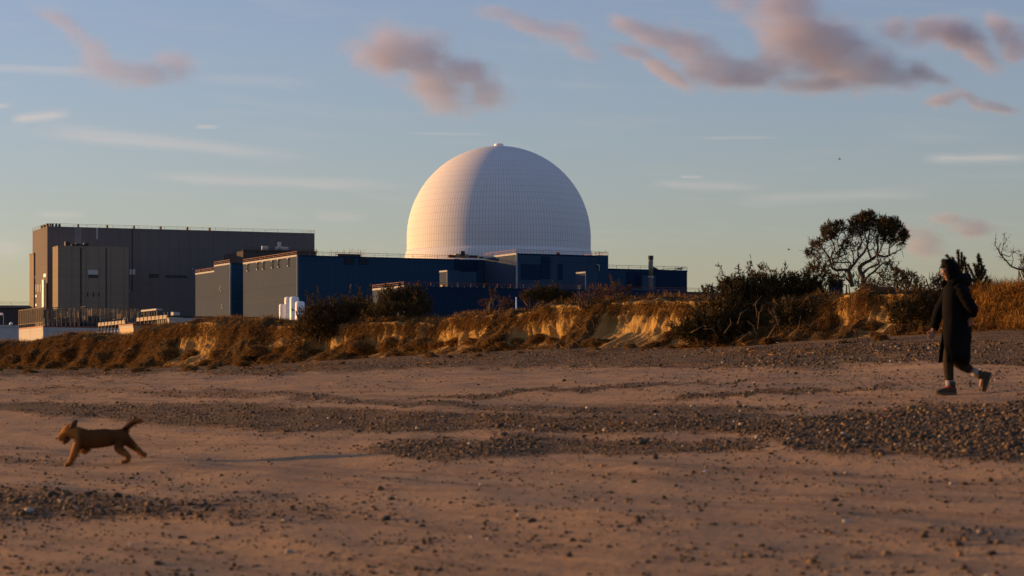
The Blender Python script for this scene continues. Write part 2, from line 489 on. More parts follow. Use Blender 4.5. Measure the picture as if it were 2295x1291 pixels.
_turf = np.clip(sstep(_uu, 0.66, 0.72) + (1 - bare(_tt2)) * 1.05 + 0.35 * fbm(_tt2 * 1.3, _cz * 1.5, 0, 3, 61) - 0.2 + (1 - sstep(_uu, 0.12, 0.3)) * 0.55, 0, 1)
t_ = NT('cliff_earth')
co = t_.coord()
st_ = t_.noise(t_.mapping(co, (3.0, 3.0, 0.8)), 3.0, 6, 0.7)
fine = t_.noise(co, 22.0, 5, 0.7)
earth = t_.mix(st_, (0.36, 0.215, 0.065), (0.64, 0.42, 0.14))
earth = t_.mix(t_.math('MULTIPLY', fine, 0.5), earth, (0.30, 0.19, 0.08))
turfc = t_.mix(fine, (0.045, 0.028, 0.012), (0.12, 0.075, 0.028))
t_.base(t_.mix(t_.ramp(t_.math('ADD', t_.attr('turf'), t_.math('MULTIPLY', t_.math('SUBTRACT', fine, 0.5), 0.8)), [(0.35, (0, 0, 0)), (0.6, (1, 1, 1))]), earth, turfc))
t_.rough(0.95); t_.b.inputs['Specular IOR Level'].default_value = 0.1
t_.bump(t_.math('ADD', st_, t_.math('MULTIPLY', fine, 0.5)), 0.7, 0.12)
M_EARTH = t_.m
cliff = np_mesh('cliff', np.stack([_x, _y, _cz], -1).reshape(-1, 3), grid_faces(len(_ct), len(_cu)), M_EARTH, None, True, {'turf': _turf.ravel()})
tag(cliff, 'low eroding sandy cliff with turf on top along the back of the beach', None, None, 'structure')

# --- land behind the cliff, out to the horizon
t_ = NT('rough_turf'); f = t_.noise(t_.coord(), 0.5, 6); t_.base(t_.mix(f, (0.05, 0.035, 0.015), (0.13, 0.085, 0.035))); t_.rough(0.95); M_TURF = t_.m
_ls = np.array([-8.6, -20, -60, -160, -400, -1500, -9000.]); _lt = axis([(-9000, -200, 800), (-200, 220, 4), (220, 9001, 800)])
_s2, _t2 = np.meshgrid(_ls, _lt)
_x, _y = st2xy(_s2, _t2)
_z = np.where(_s2 > -9, ztop(_t2) - 0.40, np.where(_s2 > -30, 2.2, 2.0))
land = np_mesh('land', np.stack([_x, _y, _z], -1).reshape(-1, 3), grid_faces(len(_lt), len(_ls)), M_TURF, None, True)
tag(land, 'flat rough land behind the low cliff', None, None, 'structure')

# ------------------------------------------------------------------ the power station
Z0 = 2.0                                  # ground level of the site
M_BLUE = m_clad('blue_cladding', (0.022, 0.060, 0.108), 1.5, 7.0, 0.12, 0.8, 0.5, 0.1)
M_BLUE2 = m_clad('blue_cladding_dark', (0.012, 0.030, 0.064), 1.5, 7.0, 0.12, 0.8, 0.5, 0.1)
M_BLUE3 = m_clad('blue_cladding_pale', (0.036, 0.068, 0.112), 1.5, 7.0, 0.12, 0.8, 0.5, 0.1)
M_GREY = m_clad('grey_cladding', (0.043, 0.062, 0.100), 1.6, 7.5, 0.10, 0.8, 0.55, 0.15)
M_TRIM = m_plain('pale_trim', (0.38, 0.38, 0.37), 0.8)
M_REDRAIL = m_plain('red_brown_rail', (0.20, 0.055, 0.030), 0.6)
M_DARKMETAL = m_plain('dark_metal', (0.03, 0.03, 0.032), 0.6)
M_CONC_A = m_clad('grey_concrete_sheeting', (0.155, 0.140, 0.135), 3.2, 5.5, 0.12, 0.85, 0.8, 0.35)
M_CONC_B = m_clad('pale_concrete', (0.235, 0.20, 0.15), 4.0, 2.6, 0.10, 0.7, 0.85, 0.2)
M_CONC_D = m_clad('dark_concrete', (0.07, 0.065, 0.062), 4.0, 3.0, 0.12, 0.8, 0.85, 0.3)
M_WHITE = m_plain('white_paint', (0.84, 0.83, 0.80), 0.45, 0.05)
M_LGREY = m_plain('light_grey_paint', (0.42, 0.43, 0.44), 0.6)
M_GLASS = m_plain('dark_glazing', (0.02, 0.022, 0.026), 0.25)
M_PALEPANE = m_plain('pale_window', (0.45, 0.44, 0.42), 0.4)
M_STEEL = m_plain('galvanised_steel', (0.30, 0.29, 0.27), 0.5)
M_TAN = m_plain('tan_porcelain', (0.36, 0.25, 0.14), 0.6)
M_WALLW = m_clad('pale_rendered_wall', (0.46, 0.45, 0.43), 6.0, 9.0, 0.08, 0.85, 0.8, 0.15)

class Bldg:
    """block whose near left corner stands at photograph column pc, distance D"""
    def __init__(s, name, pc, D, deg=25.5, z0=Z0):
        s.c, s.sn = math.cos(R(deg)), math.sin(R(deg))
        s.D, s.X, s.z0 = D, ux(pc) * D, z0
        s.o = empty(name, (s.X, D, z0), R(deg))
    def fx(s, px, off=0.0):               # column -> distance along the front face
        u = ux(px); X, D = s.X - off * s.sn, s.D + off * s.c
        return (u * D - X) / (s.c - u * s.sn)
    def ly(s, px):                        # column -> distance along the left face (away)
        u = ux(px)
        return (s.X - u * s.D) / (u * s.c + s.sn)
    def fz(s, px, py, off=0.0): return (HY - py) / F * (s.D + off * s.c + s.fx(px, off) * s.sn) - s.z0
    def lz(s, px, py): return (HY - py) / F * (s.D + s.ly(px) * s.c) - s.z0
    def z(s, py): return (HY - py) / F * s.D - s.z0
    def front(s, name, x0, y0, x1, y1, mat, proud=0.12, parent=None):
        a, b = s.fx(x0), s.fx(x1); m = (x0 + x1) / 2
        return MB().box(a, -proud, s.fz(m, y1), b, 0.25, s.fz(m, y0)).build(name, mat, parent or s.o)
    def left(s, name, x0, y0, x1, y1, mat, proud=0.12, parent=None):
        a, b = s.ly(x1), s.ly(x0); m = (x0 + x1) / 2
        return MB().box(-proud, a, s.lz(m, y1), 0.25, b, s.lz(m, y0)).build(name, mat, parent or s.o)
    def rail(s, pts, z, mat=None, hgt=0.75, step=3.0, rad=0.055):
        mb = MB()
        for (xa, ya), (xb, yb) in zip(pts[:-1], pts[1:]):
            n = max(1, int(math.hypot(xb - xa, yb - ya) / step))
            mb.tube([(xa, ya, z + hgt), (xb, yb, z + hgt)], rad, 4, False)
            mb.tube([(xa, ya, z + hgt * 0.5), (xb, yb, z + hgt * 0.5)], rad * 0.7, 4, False)
            for i in range(n + 1):
                q = i / n
                mb.tube([(xa + (xb - xa) * q, ya + (yb - ya) * q, z - 0.05), (xa + (xb - xa) * q, ya + (yb - ya) * q, z + hgt)], rad * 0.8, 4, False)
        return mb.build('roof_railing', mat or M_REDRAIL, s.o)
    def faces(s, w, l, h, mleft, mfront, trim=True, y0=0.0, kerb=0.26):
        """left wall sheet, body and roof kerb, each a part"""
        MB().box(0.10, y0, -1.0, w, l, h).build('wall', mfront, s.o)
        MB().box(0.0, y0 + 0.05, -1.0, 0.12, l - 0.02, h - 0.02).build('side_wall', mleft, s.o)
        if trim:
            mb = MB()
            mb.box(-0.06, y0 + 0.02, h - kerb, 0.0, l, h + 0.12)
            mb.box(-0.06, y0 - 0.06, -1.0, 0.30, y0 + 0.02, h + 0.12)
            mb.build('roof_trim', M_TRIM, s.o)
            MB().box(0.30, y0 - 0.05, h - 0.30, w, y0 + 0.05, h + 0.06).build('parapet', M_BLUE2, s.o)

# --- reactor dome
DD = 600.0
dome = empty('reactor_dome', (ux(1118) * DD, DD, Z0))
tag(dome, 'big white ribbed dome of the reactor rising behind the blue buildings', 'dome')
Rd = 206 / F * DD
zc = (HY - 534) / F * DD - Z0
t_ = NT('dome_panels')
co = t_.coord(); sep = t_.n('ShaderNodeSeparateXYZ'); t_.l(co, sep.inputs[0])
ang = t_.math('ARCTAN2', sep.outputs[1], sep.outputs[0])
fa = t_.math('FRACT', t_.math('MULTIPLY', ang, 184 / (2 * PI)))
da = t_.math('ABSOLUTE', t_.math('SUBTRACT', fa, 0.5))
hx = t_.math('POWER', t_.math('ADD', t_.math('POWER', sep.outputs[0], 2), t_.math('POWER', sep.outputs[1], 2)), 0.5)
el = t_.math('ARCTAN2', sep.outputs[2], hx)
fe = t_.math('FRACT', t_.math('MULTIPLY', el, 21 / (PI / 2)))
lines = t_.math('MAXIMUM', t_.math('MULTIPLY', t_.math('GREATER_THAN', da, 0.36), 1.0), t_.math('LESS_THAN', fe, 0.07))
w_ = t_.noise(t_.mapping(co, (0.12, 0.12, 0.05)), 1.0, 5)
pan = t_.n('ShaderNodeTexWhiteNoise', noise_dimensions='2D'); cv = t_.n('ShaderNodeCombineXYZ')
t_.l(t_.math('FLOOR', t_.math('MULTIPLY', ang, 184 / (2 * PI))), cv.inputs[0]); t_.l(t_.math('FLOOR', t_.math('MULTIPLY', el, 21 / (PI / 2))), cv.inputs[1]); t_.l(cv.outputs[0], pan.inputs['Vector'])
c_ = t_.mix(w_, (0.70, 0.70, 0.70), (0.82, 0.81, 0.79))
c_ = t_.mix(t_.math('MULTIPLY', pan.outputs[0], 0.12), c_, (0.62, 0.62, 0.63))
t_.base(t_.mix(t_.math('MULTIPLY', lines, 0.36), c_, (0.30, 0.29, 0.29)))
t_.rough(0.85)
t_.bump(t_.math('SUBTRACT', 1.0, lines), 0.35, 0.15)
prof = [(Rd, -zc - 1), (Rd, 0)] + [(Rd * math.cos(a), Rd * math.sin(a)) for a in np.linspace(0.02, R(88.6), 60)]
sh = MB().lathe(prof, 192, (0, 0, 0)).build('dome_shell', t_.m, dome)
sh.location = (0, 0, zc)
zs = (HY - 563) / F * DD - Z0
MB().lathe([(Rd + 0.05, zs - 22), (Rd + 0.62, zs - 21), (Rd + 0.62, zs - 2.2), (Rd + 0.50, zs - 1.3), (Rd + 0.26, zs - .6), (Rd + 0.06, zs), (Rd - .4, zs + .02)], 192).build('base_ring', sh.data.materials[0], dome)
MB().lathe([(1.15, zc + Rd - 0.35), (1.15, zc + Rd + 0.45), (1.05, zc + Rd + 0.62), (0.2, zc + Rd + 0.66)], 24).build('top_vent', M_WHITE, dome)

# --- main blue hall
b = Bldg('turbine_hall', 665, 540)
tag(b.o, 'long dark blue hall with a broad grey end wall in front of the dome', 'building')
w, l, h = b.fx(1092), b.ly(545), b.z(572)
b.faces(w, l, h, M_GREY, M_BLUE)
b.rail([(0, l), (0, 0), (w, 0)], h + 0.1)
for x0, x1 in ((772, 793), (804, 826)):
    f_ = b.front('louvre', x0, 577.5, x1, 592.5, M_BLUE2)
    mb = MB(); a0, a1 = b.fx(x0), b.fx(x1)
    for k in range(6):
        zz = b.fz((x0 + x1) / 2, 592.5) + 0.12 + k * 0.24
        mb.box(a0 + .1, -0.20, zz, a1 - .1, -0.12, zz + 0.10)
    mb.build_each('slat', M_DARKMETAL, f_)
for px, py in ((557, 593), (579, 589.5), (592, 588.5), (612, 585.5), (626, 583.5), (648, 581)):
    y = b.ly(px); zz = b.lz(px, py)
    k_ = MB().tube([(-0.25, y, zz), (-0.25, y, zz - 1.4)], 0.11, 6).build('downpipe', M_DARKMETAL, b.o)
    MB().box(-0.45, y - 0.32, zz - 0.05, -0.02, y + 0.32, zz + 0.22).box(-0.42, y - 0.28, zz - 1.62, -0.02, y + 0.28, zz - 1.38).build_each('hopper', M_TRIM, k_)
b.left('panel_band', 549, 672, 655, 676, M_TRIM, 0.04).data.materials[0] = m_clad('grey_band', (0.050, 0.070, 0.098), 1.6, 9, 0.08)
b.front('rooftop_cabin', 758, 569.0, 809, 575, M_DARKMETAL, -0.4)
for x0, y0, x1, y1, m in ((1006, 571, 1023, 577.5, M_REDRAIL), (1022, 569, 1050, 577.5, M_TAN), (1052, 572, 1072, 578, M_DARKMETAL), (1074, 575.5, 1086, 579, M_DARKMETAL)):
    b.front('rooftop_unit', x0, y0, x1, y1, m, -1.2 if m is M_TAN else -0.6)
b.front('rooftop_tank', 1033, 562.5, 1042, 574, M_DARKMETAL, -0.05)
b.front('cable_duct', 1019, 580, 1028, 655, M_BLUE2, 0.3)
b.front('dark_panel', 1030, 585, 1072, 606, M_BLUE2, 0.10)
ant = MB(); rr = random.Random(3)
for k in range(44):
    px = rr.uniform(748, 856)
    if 786 < px < 806 and rr.random() < 0.6: continue
    x = b.fx(px); y = rr.uniform(3, 14); zz = b.fz(px, rr.uniform(556, 566), y)
    ant.tube([(x, y, h - 0.1), (x + rr.uniform(-.1, .1), y, zz)], [0.045, 0.03], 4, False)
ant.build_each('aerial_rod', M_STEEL, b.o)

# --- stepped grey and blue blocks to its left
b = Bldg('stair_block', 515, 582)
tag(b.o, 'tall narrow grey and blue block beside the long hall', 'building')
w, l, h = b.fx(556), b.ly(480), b.z(590)
b.faces(w, l, h, M_GREY, M_BLUE); b.rail([(0, l), (0, 0), (w, 0)], h + 0.1)
for px, py in ((495, 643), (493, 648), (496, 652), (499, 683), (498, 688), (500, 692)):
    b.left('wall_light', px - .8, py - .8, px + .8, py + .8, M_TRIM, 0.2)
b = Bldg('end_block', 482, 606)
tag(b.o, 'lowest grey block at the far end of the blue hall', 'building')
w, l, h = b.fx(512), b.ly(438), b.z(607)
b.faces(w, l, h, M_GREY, M_BLUE); b.rail([(0, l), (0, 0)], h + 0.1)

# --- blue auxiliary block under the dome
b = Bldg('auxiliary_building', 1157, 544)
tag(b.o, 'square blue block with a sunlit top corner right below the dome', 'building')
w, l, h = b.fx(1363), 17.0, b.z(568)
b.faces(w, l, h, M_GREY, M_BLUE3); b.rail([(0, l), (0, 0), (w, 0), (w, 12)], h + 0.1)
b.front('recessed_panel', 1167, 592, 1213, 627, M_BLUE2, 0.08)
b.front('recessed_panel', 1213, 575, 1233, 625, M_BLUE2, 0.14)
b.front('recessed_panel', 1250, 592, 1261, 627, M_BLUE2, 0.08)
b.front('side_strip', 1340, 572, 1363, 655, M_BLUE, 0.06)
mb = MB(); x = b.fx(1341); zz = b.fz(1341, 594)
mb.tube([(b.fx(1336), -0.35, zz), (x, -0.35, zz), (x, -0.35, zz - 1.4)], 0.14, 6); mb.build('vent_pipe', M_LGREY, b.o)
b.front('rooftop_cabin', 1248, 566, 1256, 570, M_REDRAIL, -0.3)
mb = MB(); x = b.fx(1352); mb.tube([(x, 2, h), (x, 2, h + 1.1), ], 0.06, 4); mb.tube([(x - 1.0, 2, h + .75), (b.fx(1366), 2, h + .85), (b.fx(1366.5), 2, h + 1.5)], 0.05, 4); mb.build('roof_mast', M_DARKMETAL, b.o)

# --- lower right block with chimney
b = Bldg('service_building', 1355, 566)
tag(b.o, 'long low dark blue block at the right with a chimney before it', 'building')
w, l, h = b.fx(1540), 30.0, b.fz(1400, 603)
MB().box(0, 0, -1, w, l, h).build('wall', M_BLUE, b.o)
MB().box(0, -.06, h - .35, w + .06, .04, h + .06).build('parapet', M_BLUE2, b.o)
b.rail([(0, 0), (w, 0), (w, l)], h + 0.1)
b.front('dark_bay', 1405, 609, 1452, 655, M_BLUE2, 0.3)
b.front('dark_bay', 1466, 605.5, 1538, 655, M_BLUE2, 0.4)
d_ = b.front('annexe', 1430, 618, 1460, 655, M_BLUE3, 2.0)
b.front('doorway', 1377, 630, 1393, 642, M_GLASS, 0.1); b.front('doorway', 1353, 637, 1360, 646, M_GLASS, 0.1)
b.front('rooftop_unit', 1521, 600, 1531, 604, M_TRIM, -1.0)
mb = MB(); x = b.fx(1467); mb.box(x, -.5, h, x + .2, 0, h + .5).add([(x, .4, h), (x, .4, h + .75), (x + 1.6, .4, h + .02), (x, .9, h), (x, .9, h + .75), (x + 1.6, .9, h + .02)], [(0, 2, 1), (3, 4, 5), (1, 2, 5, 4), (0, 1, 4, 3), (0, 3, 5, 2)]); mb.build('roof_ramp', M_DARKMETAL, b.o)
ch = empty('chimney', (ux(1458.5) * 556, 556, Z0))
tag(ch, 'short dark round chimney with a sunlit left edge on the low block', 'chimney')
r_ = 5.2 / F * 556; zt_ = (HY - 573) / F * 556 - Z0; zm = (HY - 622) / F * 556 - Z0
MB().lathe([(r_, zm + .3), (r_, zt_ - .9)], 20).build('flue', m_plain('weathered_steel', (0.20, 0.18, 0.12), 0.45, 0.4, 0.4), ch)
MB().lathe([(r_ * .98, zt_ - .9), (r_ * 1.15, zt_ - .85), (r_ * 1.15, zt_), (r_ * .8, zt_)], 20).build('chimney_cap', M_DARKMETAL, ch)
MB().lathe([(r_ * 1.02, -1), (r_ * 1.02, zm - .2), (r_ * 1.25, zm - .15), (r_ * 1.25, zm + .3), (r_ * .9, zm + .32)], 20).build('chimney_base', M_STEEL, ch)

# --- low front building
b = Bldg('low_front_building', 905, 500)
tag(b.o, 'very long low dark blue building in front with a sloping sunlit end', 'building')
w, l, h = b.fx(1700), b.ly(835), b.z(641)
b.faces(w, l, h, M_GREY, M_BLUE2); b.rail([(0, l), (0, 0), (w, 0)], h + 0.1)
mb = MB()
for px in range(945, 1180, 14): mb.box(b.fx(px), .3, h + .02, b.fx(px + 1.0), .5, h + .16)
mb.build_each('roof_light', M_DARKMETAL, b.o)
b.front('pale_strip', 1415, 648.5, 1538, 651.5, M_BLUE3, 0.15)
for pc, pl, pr, py, nm in ((1002, 985, 1032, 606, 'roof_plant_room'), (1312, 1291, 1334, 609, 'roof_plant_room')):
    u = Bldg(nm, pc, 522, 25.5, b.o.location.z + h - 0.02)
    tag(u.o, 'small blue and grey roof box with a vent at its foot, %s' % ('left of the dome' if pc < 1100 else 'right of the dome'), 'plant room')
    ww, ll, hh = u.fx(pr), u.ly(pl), u.z(py)
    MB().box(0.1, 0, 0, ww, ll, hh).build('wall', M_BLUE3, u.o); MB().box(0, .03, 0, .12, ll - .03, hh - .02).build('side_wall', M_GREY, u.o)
    MB().box(-.06, 0.02, hh - .25, 0, ll, hh + .05).box(-.06, -.06, 0, .12, .02, hh + .05).build('roof_trim', M_TRIM, u.o)
    MB().box(-.5, ll * .35, 0, -.05, ll * .6, 1.3).build('vent_box', M_TAN, u.o)
u = Bldg('roof_plant_room', 1031, 526, 25.5, b.o.location.z + h - 0.02)
tag(u.o, 'wide pale blue roof box without any sunlit side', 'plant room')
ww, hh = u.fx(1067), u.z(607)
MB().box(0, 0, 0, ww, 8, hh).build('wall', M_BLUE3, u.o); MB().box(-.05, -.06, hh - .2, ww + .05, .04, hh + .08).build('roof_trim', M_BLUE2, u.o)
MB().box(ww * .6, -.6, 0, ww * .75, -.1, .9).build('vent_box', M_DARKMETAL, u.o)

# --- white storage tanks
for px, r0, py, D, lab in ((633.5, 8, 681, 478, 'shortest and slimmest white storage tank'), (647.5, 10, 665, 482, 'tall white tank beside the shortest one'),
                           (659.5, 10.3, 664.5, 476, 'tall white tank next to the stoutest one'), (672, 10.6, 675, 468, 'stoutest white storage tank against the bush')):
    o = empty('storage_tank', (ux(px) * D, D, Z0)); tag(o, lab, 'tank', 'white storage tanks before the grey wall')
    r_ = r0 / F * D; zt_ = (HY - py) / F * D - Z0
    MB().lathe([(r_, 1.0), (r_, zt_ - r_ * .35), (r_ * .86, zt_ - r_ * .14), (r_ * .5, zt_ - r_ * .03), (.03, zt_)], 28).build('vessel', M_WHITE, o)
    mb = MB()
    for k in range(4): mb.box(math.cos(k * PI / 2 + .8) * r_ * .8 - .1, math.sin(k * PI / 2 + .8) * r_ * .8 - .1, -.3, math.cos(k * PI / 2 + .8) * r_ * .8 + .1, math.sin(k * PI / 2 + .8) * r_ * .8 + .1, 1.1)
    mb.build_each('leg', M_STEEL, o)
    MB().tube([(-r_ * .5, -r_ * .9, 0), (-r_ * .5, -r_ * .9, zt_ - .6)], 0.04, 5).build('pipe', M_STEEL, o)

# --- old station: big grey reactor hall
b = Bldg('reactor_hall', 106, 750, 22.0)
tag(b.o, 'huge dark grey old reactor hall with a sunlit tan end wall', 'building')
w, l, h = b.fx(705), b.ly(73), b.z(507)
MB().box(0, 0, -1, w, l, h).build('wall', M_CONC_A, b.o)
b.rail([(0, l), (0, 0), (w, 0), (w, l)], h, M_DARKMETAL, 0.9, 4.0, 0.05)
mb = MB()
for px in (112, 118, 126, 133, 175, 240, 300, 360, 420, 470): mb.box(b.fx(px), .5, h, b.fx(px + 3.2), 2.0, h + .9)
for py_ in (3, 8, 12): mb.box(.4, py_, h, 1.6, py_ + 1.3, h + 1.0)
mb.build_each('roof_vent', M_DARKMETAL, b.o)
b.front('pale_streak', 168, 509, 182, 546, m_clad('stained_pale_sheet', (0.22, 0.215, 0.22), 2, 8, .2, .8, .8, .5), 0.05)
b.front('pale_streak', 216, 510, 219, 536, M_LGREY, 0.05)
b.front('dark_strip', 295, 512, 298, 655, M_CONC_D, 0.06)
f_ = b.front('window', 290.5, 603.5, 302.5, 615.5, M_PALEPANE, 0.2); MB().box(b.fx(296) - .12, -.3, b.fz(296, 615.5), b.fx(296) + .12, -.2, b.fz(296, 603.5)).build('mullion', M_DARKMETAL, f_)
b.front('panel', 334, 614, 356, 623, M_CONC_D, 0.1); b.front('panel', 336, 624, 354, 640, M_CONC_A, 0.12)
b.front('panel', 370, 617, 420, 623, M_CONC_D, 0.08)
b.front('wall_light', 430.5, 601, 432.5, 605, M_TRIM, 0.3); b.front('wall_light', 289, 652.5, 292, 654, M_TRIM, 0.5)
b.left('window', 74.2, 619.5, 79.5, 626, M_WHITE, 0.1); b.left('window', 98, 613.5, 103.5, 621, M_WHITE, 0.1)
b.left('dark_door', 71, 640.5, 79, 693, M_GLASS, 0.1); b.left('pale_pier', 69.8, 639, 71.4, 693, M_WHITE, 0.3)
b.left('pale_pier', 97.5, 627, 101.2, 690, M_WHITE, 0.5); b.left('dark_door', 101.2, 635, 106.0, 695, M_CONC_D, 0.3)
mb = MB()
for px in (81, 84.5, 87.5, 91, 95): mb.box(-.15, b.ly(px + 1.0), b.lz(px, 654), .2, b.ly(px), b.lz(px, 637.5))
mb.build_each('window_slit', M_PALEPANE, b.o)
b.left('pale_notch', 80, 661, 82.5, 666, M_WHITE, .1); b.left('pale_notch', 80, 681, 82.5, 686, M_WHITE, .1)
b = Bldg('concrete_annexe', 130, 733, 22.0)
tag(b.o, 'banded concrete annexe with a bright sunlit edge before the grey hall', 'building')
w, l, h = b.fx(288), b.ly(118), b.z(553)
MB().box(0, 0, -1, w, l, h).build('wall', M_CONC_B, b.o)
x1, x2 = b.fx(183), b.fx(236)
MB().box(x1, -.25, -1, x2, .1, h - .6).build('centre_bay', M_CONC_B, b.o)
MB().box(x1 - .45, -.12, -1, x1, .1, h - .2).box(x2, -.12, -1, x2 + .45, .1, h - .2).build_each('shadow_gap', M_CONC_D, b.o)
b.front('vent_panel', 196.5, 605, 219, 615.5, M_LGREY, .45); b.front('dark_panel', 198, 616, 219, 623, M_CONC_D, .4)
mb = MB()
for px in (196, 209, 221): mb.box(b.fx(px - 1.2), -.42, b.fz(px, 665), b.fx(px + 1.2), -.2, b.fz(px, 655.5))
mb.build_each('window_slit', M_GLASS, b.o)
MB().box(-.08, -.08, h, w + .08, .3, h + .35).box(-.08, .3, h, .3, l, h + .35).build('parapet', M_CONC_B, b.o)
mb = MB()
for px, hh in ((148, 1.7), (163, 1.0), (172, 1.2), (180, .9), (190, 1.4)): mb.box(b.fx(px), 1, h, b.fx(px) + 1.4, 2.5, h + hh)
mb.build_each('roof_vent', M_DARKMETAL, b.o)
b = Bldg('stair_tower', 75.5, 768, 22.0)
tag(b.o, 'narrow sunlit tan stair tower on the far left corner of the hall', 'tower')
w, l, h = b.fx(110), b.ly(66), b.z(570)
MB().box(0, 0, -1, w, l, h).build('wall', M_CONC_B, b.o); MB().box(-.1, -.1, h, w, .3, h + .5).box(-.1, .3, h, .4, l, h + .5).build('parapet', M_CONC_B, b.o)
b = Bldg('boiler_annexe', 545, 722, 22.0)
tag(b.o, 'dark low annexe with white roof units at the right of the old hall', 'building')
w, l, h = b.fx(710), 22, b.z(562)
MB().box(0, 0, -1, w, l, h).build('wall', M_CONC_D, b.o); MB().box(-.2, -.2, h, w + .2, .3, h + .4).build('parapet', M_CONC_D, b.o)
b.rail([(0, 0), (w, 0)], h + .3, M_DARKMETAL, .6, 4.0, .05)
for x0, y0, x1, y1 in ((588, 551, 602, 560), (620, 553, 647, 560), (624, 542, 631, 560)): b.front('rooftop_unit', x0, y0, x1, y1, M_LGREY, -1.0)
b = Bldg('long_shed', -260, 720, 8)
tag(b.o, 'long flat dark shed on the skyline left of the old hall', 'shed')
MB().box(0, 0, -1, b.fx(66), 30, b.fz(30, 690)).build('wall', M_CONC_D, b.o)
MB().box(-.5, -.6, b.fz(30, 690), b.fx(66), 31, b.fz(30, 684.5)).build('roof', M_CONC_A, b.o)
b.rail([(0, 0), (b.fx(66), 0)], b.fz(30, 684.5), M_DARKMETAL, 1.0, 5, .05)

# --- fenced platform of the old station
b = Bldg('concrete_platform', 97, 300)
tag(b.o, 'raised pale walled platform with a sunlit end and red edge', 'platform')
w, l, h = b.fx(272), b.ly(40), b.z(733)
MB().box(0, 0, -2, w, l, h).build('wall', M_WALLW, b.o)
MB().box(-.06, -.06, h - .02, w, 0, h + .16).box(-.06, 0, h - .02, 0, l, h + .16).build('red_edge', M_REDRAIL, b.o)
MB().box(-.05, -.05, h - .5, w, -.001, h - .03).box(-.05, 0, h - .35, -.001, l, h - .03).box(-.04, -.05, -2, .35, .25, h - .5).build('coping', M_WALLW, b.o)
fh = (733 - 688.5) / F * 300
fo = empty('mesh_fence', b.o.location + Vector((0, 0, h)), R(25.5))
tag(fo, 'tall mesh security fence standing on the edge of the platform', 'fence')
M_FPOST = m_plain('fence_post', (0.13, 0.095, 0.065), .7)
m_mesh = NT('fence_mesh'); m_mesh.base((0.055, 0.042, 0.034)); m_mesh.rough(.6)
mb = MB(); tr = MB(); ps = MB()
for (xa, ya, xb, yb, n) in ((0.1, 0.1, 0.1, l - .1, 11), (0.1, 0.1, b.fx(352), 0.1, 26)):
    L = math.hypot(xb - xa, yb - ya)
    for q in range(int(L / 0.13)):
        k = q * 0.13 / L
        mb.box(xa + (xb - xa) * k - .012, ya + (yb - ya) * k - .012, .62, xa + (xb - xa) * k + .012, ya + (yb - ya) * k + .012, fh)
    for zz in (0.62, fh): tr.tube([(xa, ya, zz), (xb, yb, zz)], .045, 4, False)
    for q in range(n + 1):
        k = q / n
        ps.box(xa + (xb - xa) * k - .045, ya + (yb - ya) * k - .045, 0.1, xa + (xb - xa) * k + .045, ya + (yb - ya) * k + .045, fh + .05)
mb.build('mesh_panel', m_mesh.m, fo); tr.build_each('rail', M_FPOST, fo); ps.build_each('post', M_FPOST, fo)
def transformer():
    o = empty('transformer')
    MB().box(-1.2, -.8, .3, 1.2, .8, 1.5).box(-1.35, -.9, 0, 1.35, .9, .3).build('tank', M_DARKMETAL, o)
    mb = MB()
    for k in range(7): mb.box(-1.0 + k * .3, -1.05, .4, -.92 + k * .3, -.8, 1.4)
    mb.build_each('cooling_fin', M_STEEL, o)
    for k in range(3):
        mb = MB(); x = -.7 + k * .7
        prof = []
        for j in range(7): prof += [(.09, 1.5 + j * .11), (.17, 1.53 + j * .11), (.09, 1.58 + j * .11)]
        MB().lathe(prof + [(.03, 2.3)], 10, (x, 0, 0)).build('insulator', M_TAN, o)
    MB().tube([(-1.1, .9, 0), (-1.1, .9, 2.6), (1.1, .9, 2.6), (1.1, .9, 0)], .07, 6).build('gantry', M_DARKMETAL, o)
    return o
TR_LAB = ['dark transformer with tan insulators just inside the fence corner', 'dark transformer below the bright edge of the annexe', 'second dark transformer along the fence from the annexe edge',
          'dark transformer below the middle bay of the annexe', 'dark transformer below the right bay of the annexe', 'dark transformer behind the near sunlit canopy', 'dark transformer at the right end of the fence, beside the pale window']
proto = transformer()
for i, px in enumerate((118, 137, 165, 203, 236, 268, 298)):
    o = proto if i == 0 else copy_tree(proto)
    off = 4.5 + (i % 3) * 1.6
    x = b.fx(px, off)
    o.location = b.o.matrix_world @ Vector((0, 0, 0)) if False else (b.X + x * b.c - off * b.sn, b.D + x * b.sn + off * b.c, Z0 + h)
    o.rotation_euler = (0, 0, R(25.5) + (i % 2) * R(90)); o.scale = (1.0, 1.0, 0.80 + 0.09 * (i % 4))
    tag(o, TR_LAB[i], 'transformer', 'transformers behind the mesh fence')
# floor of the compound right of the platform
MB().box(w + .02, .5, -2, b.fx(372), l + 20, h - .12).build('yard_slab', M_CONC_D, b.o)

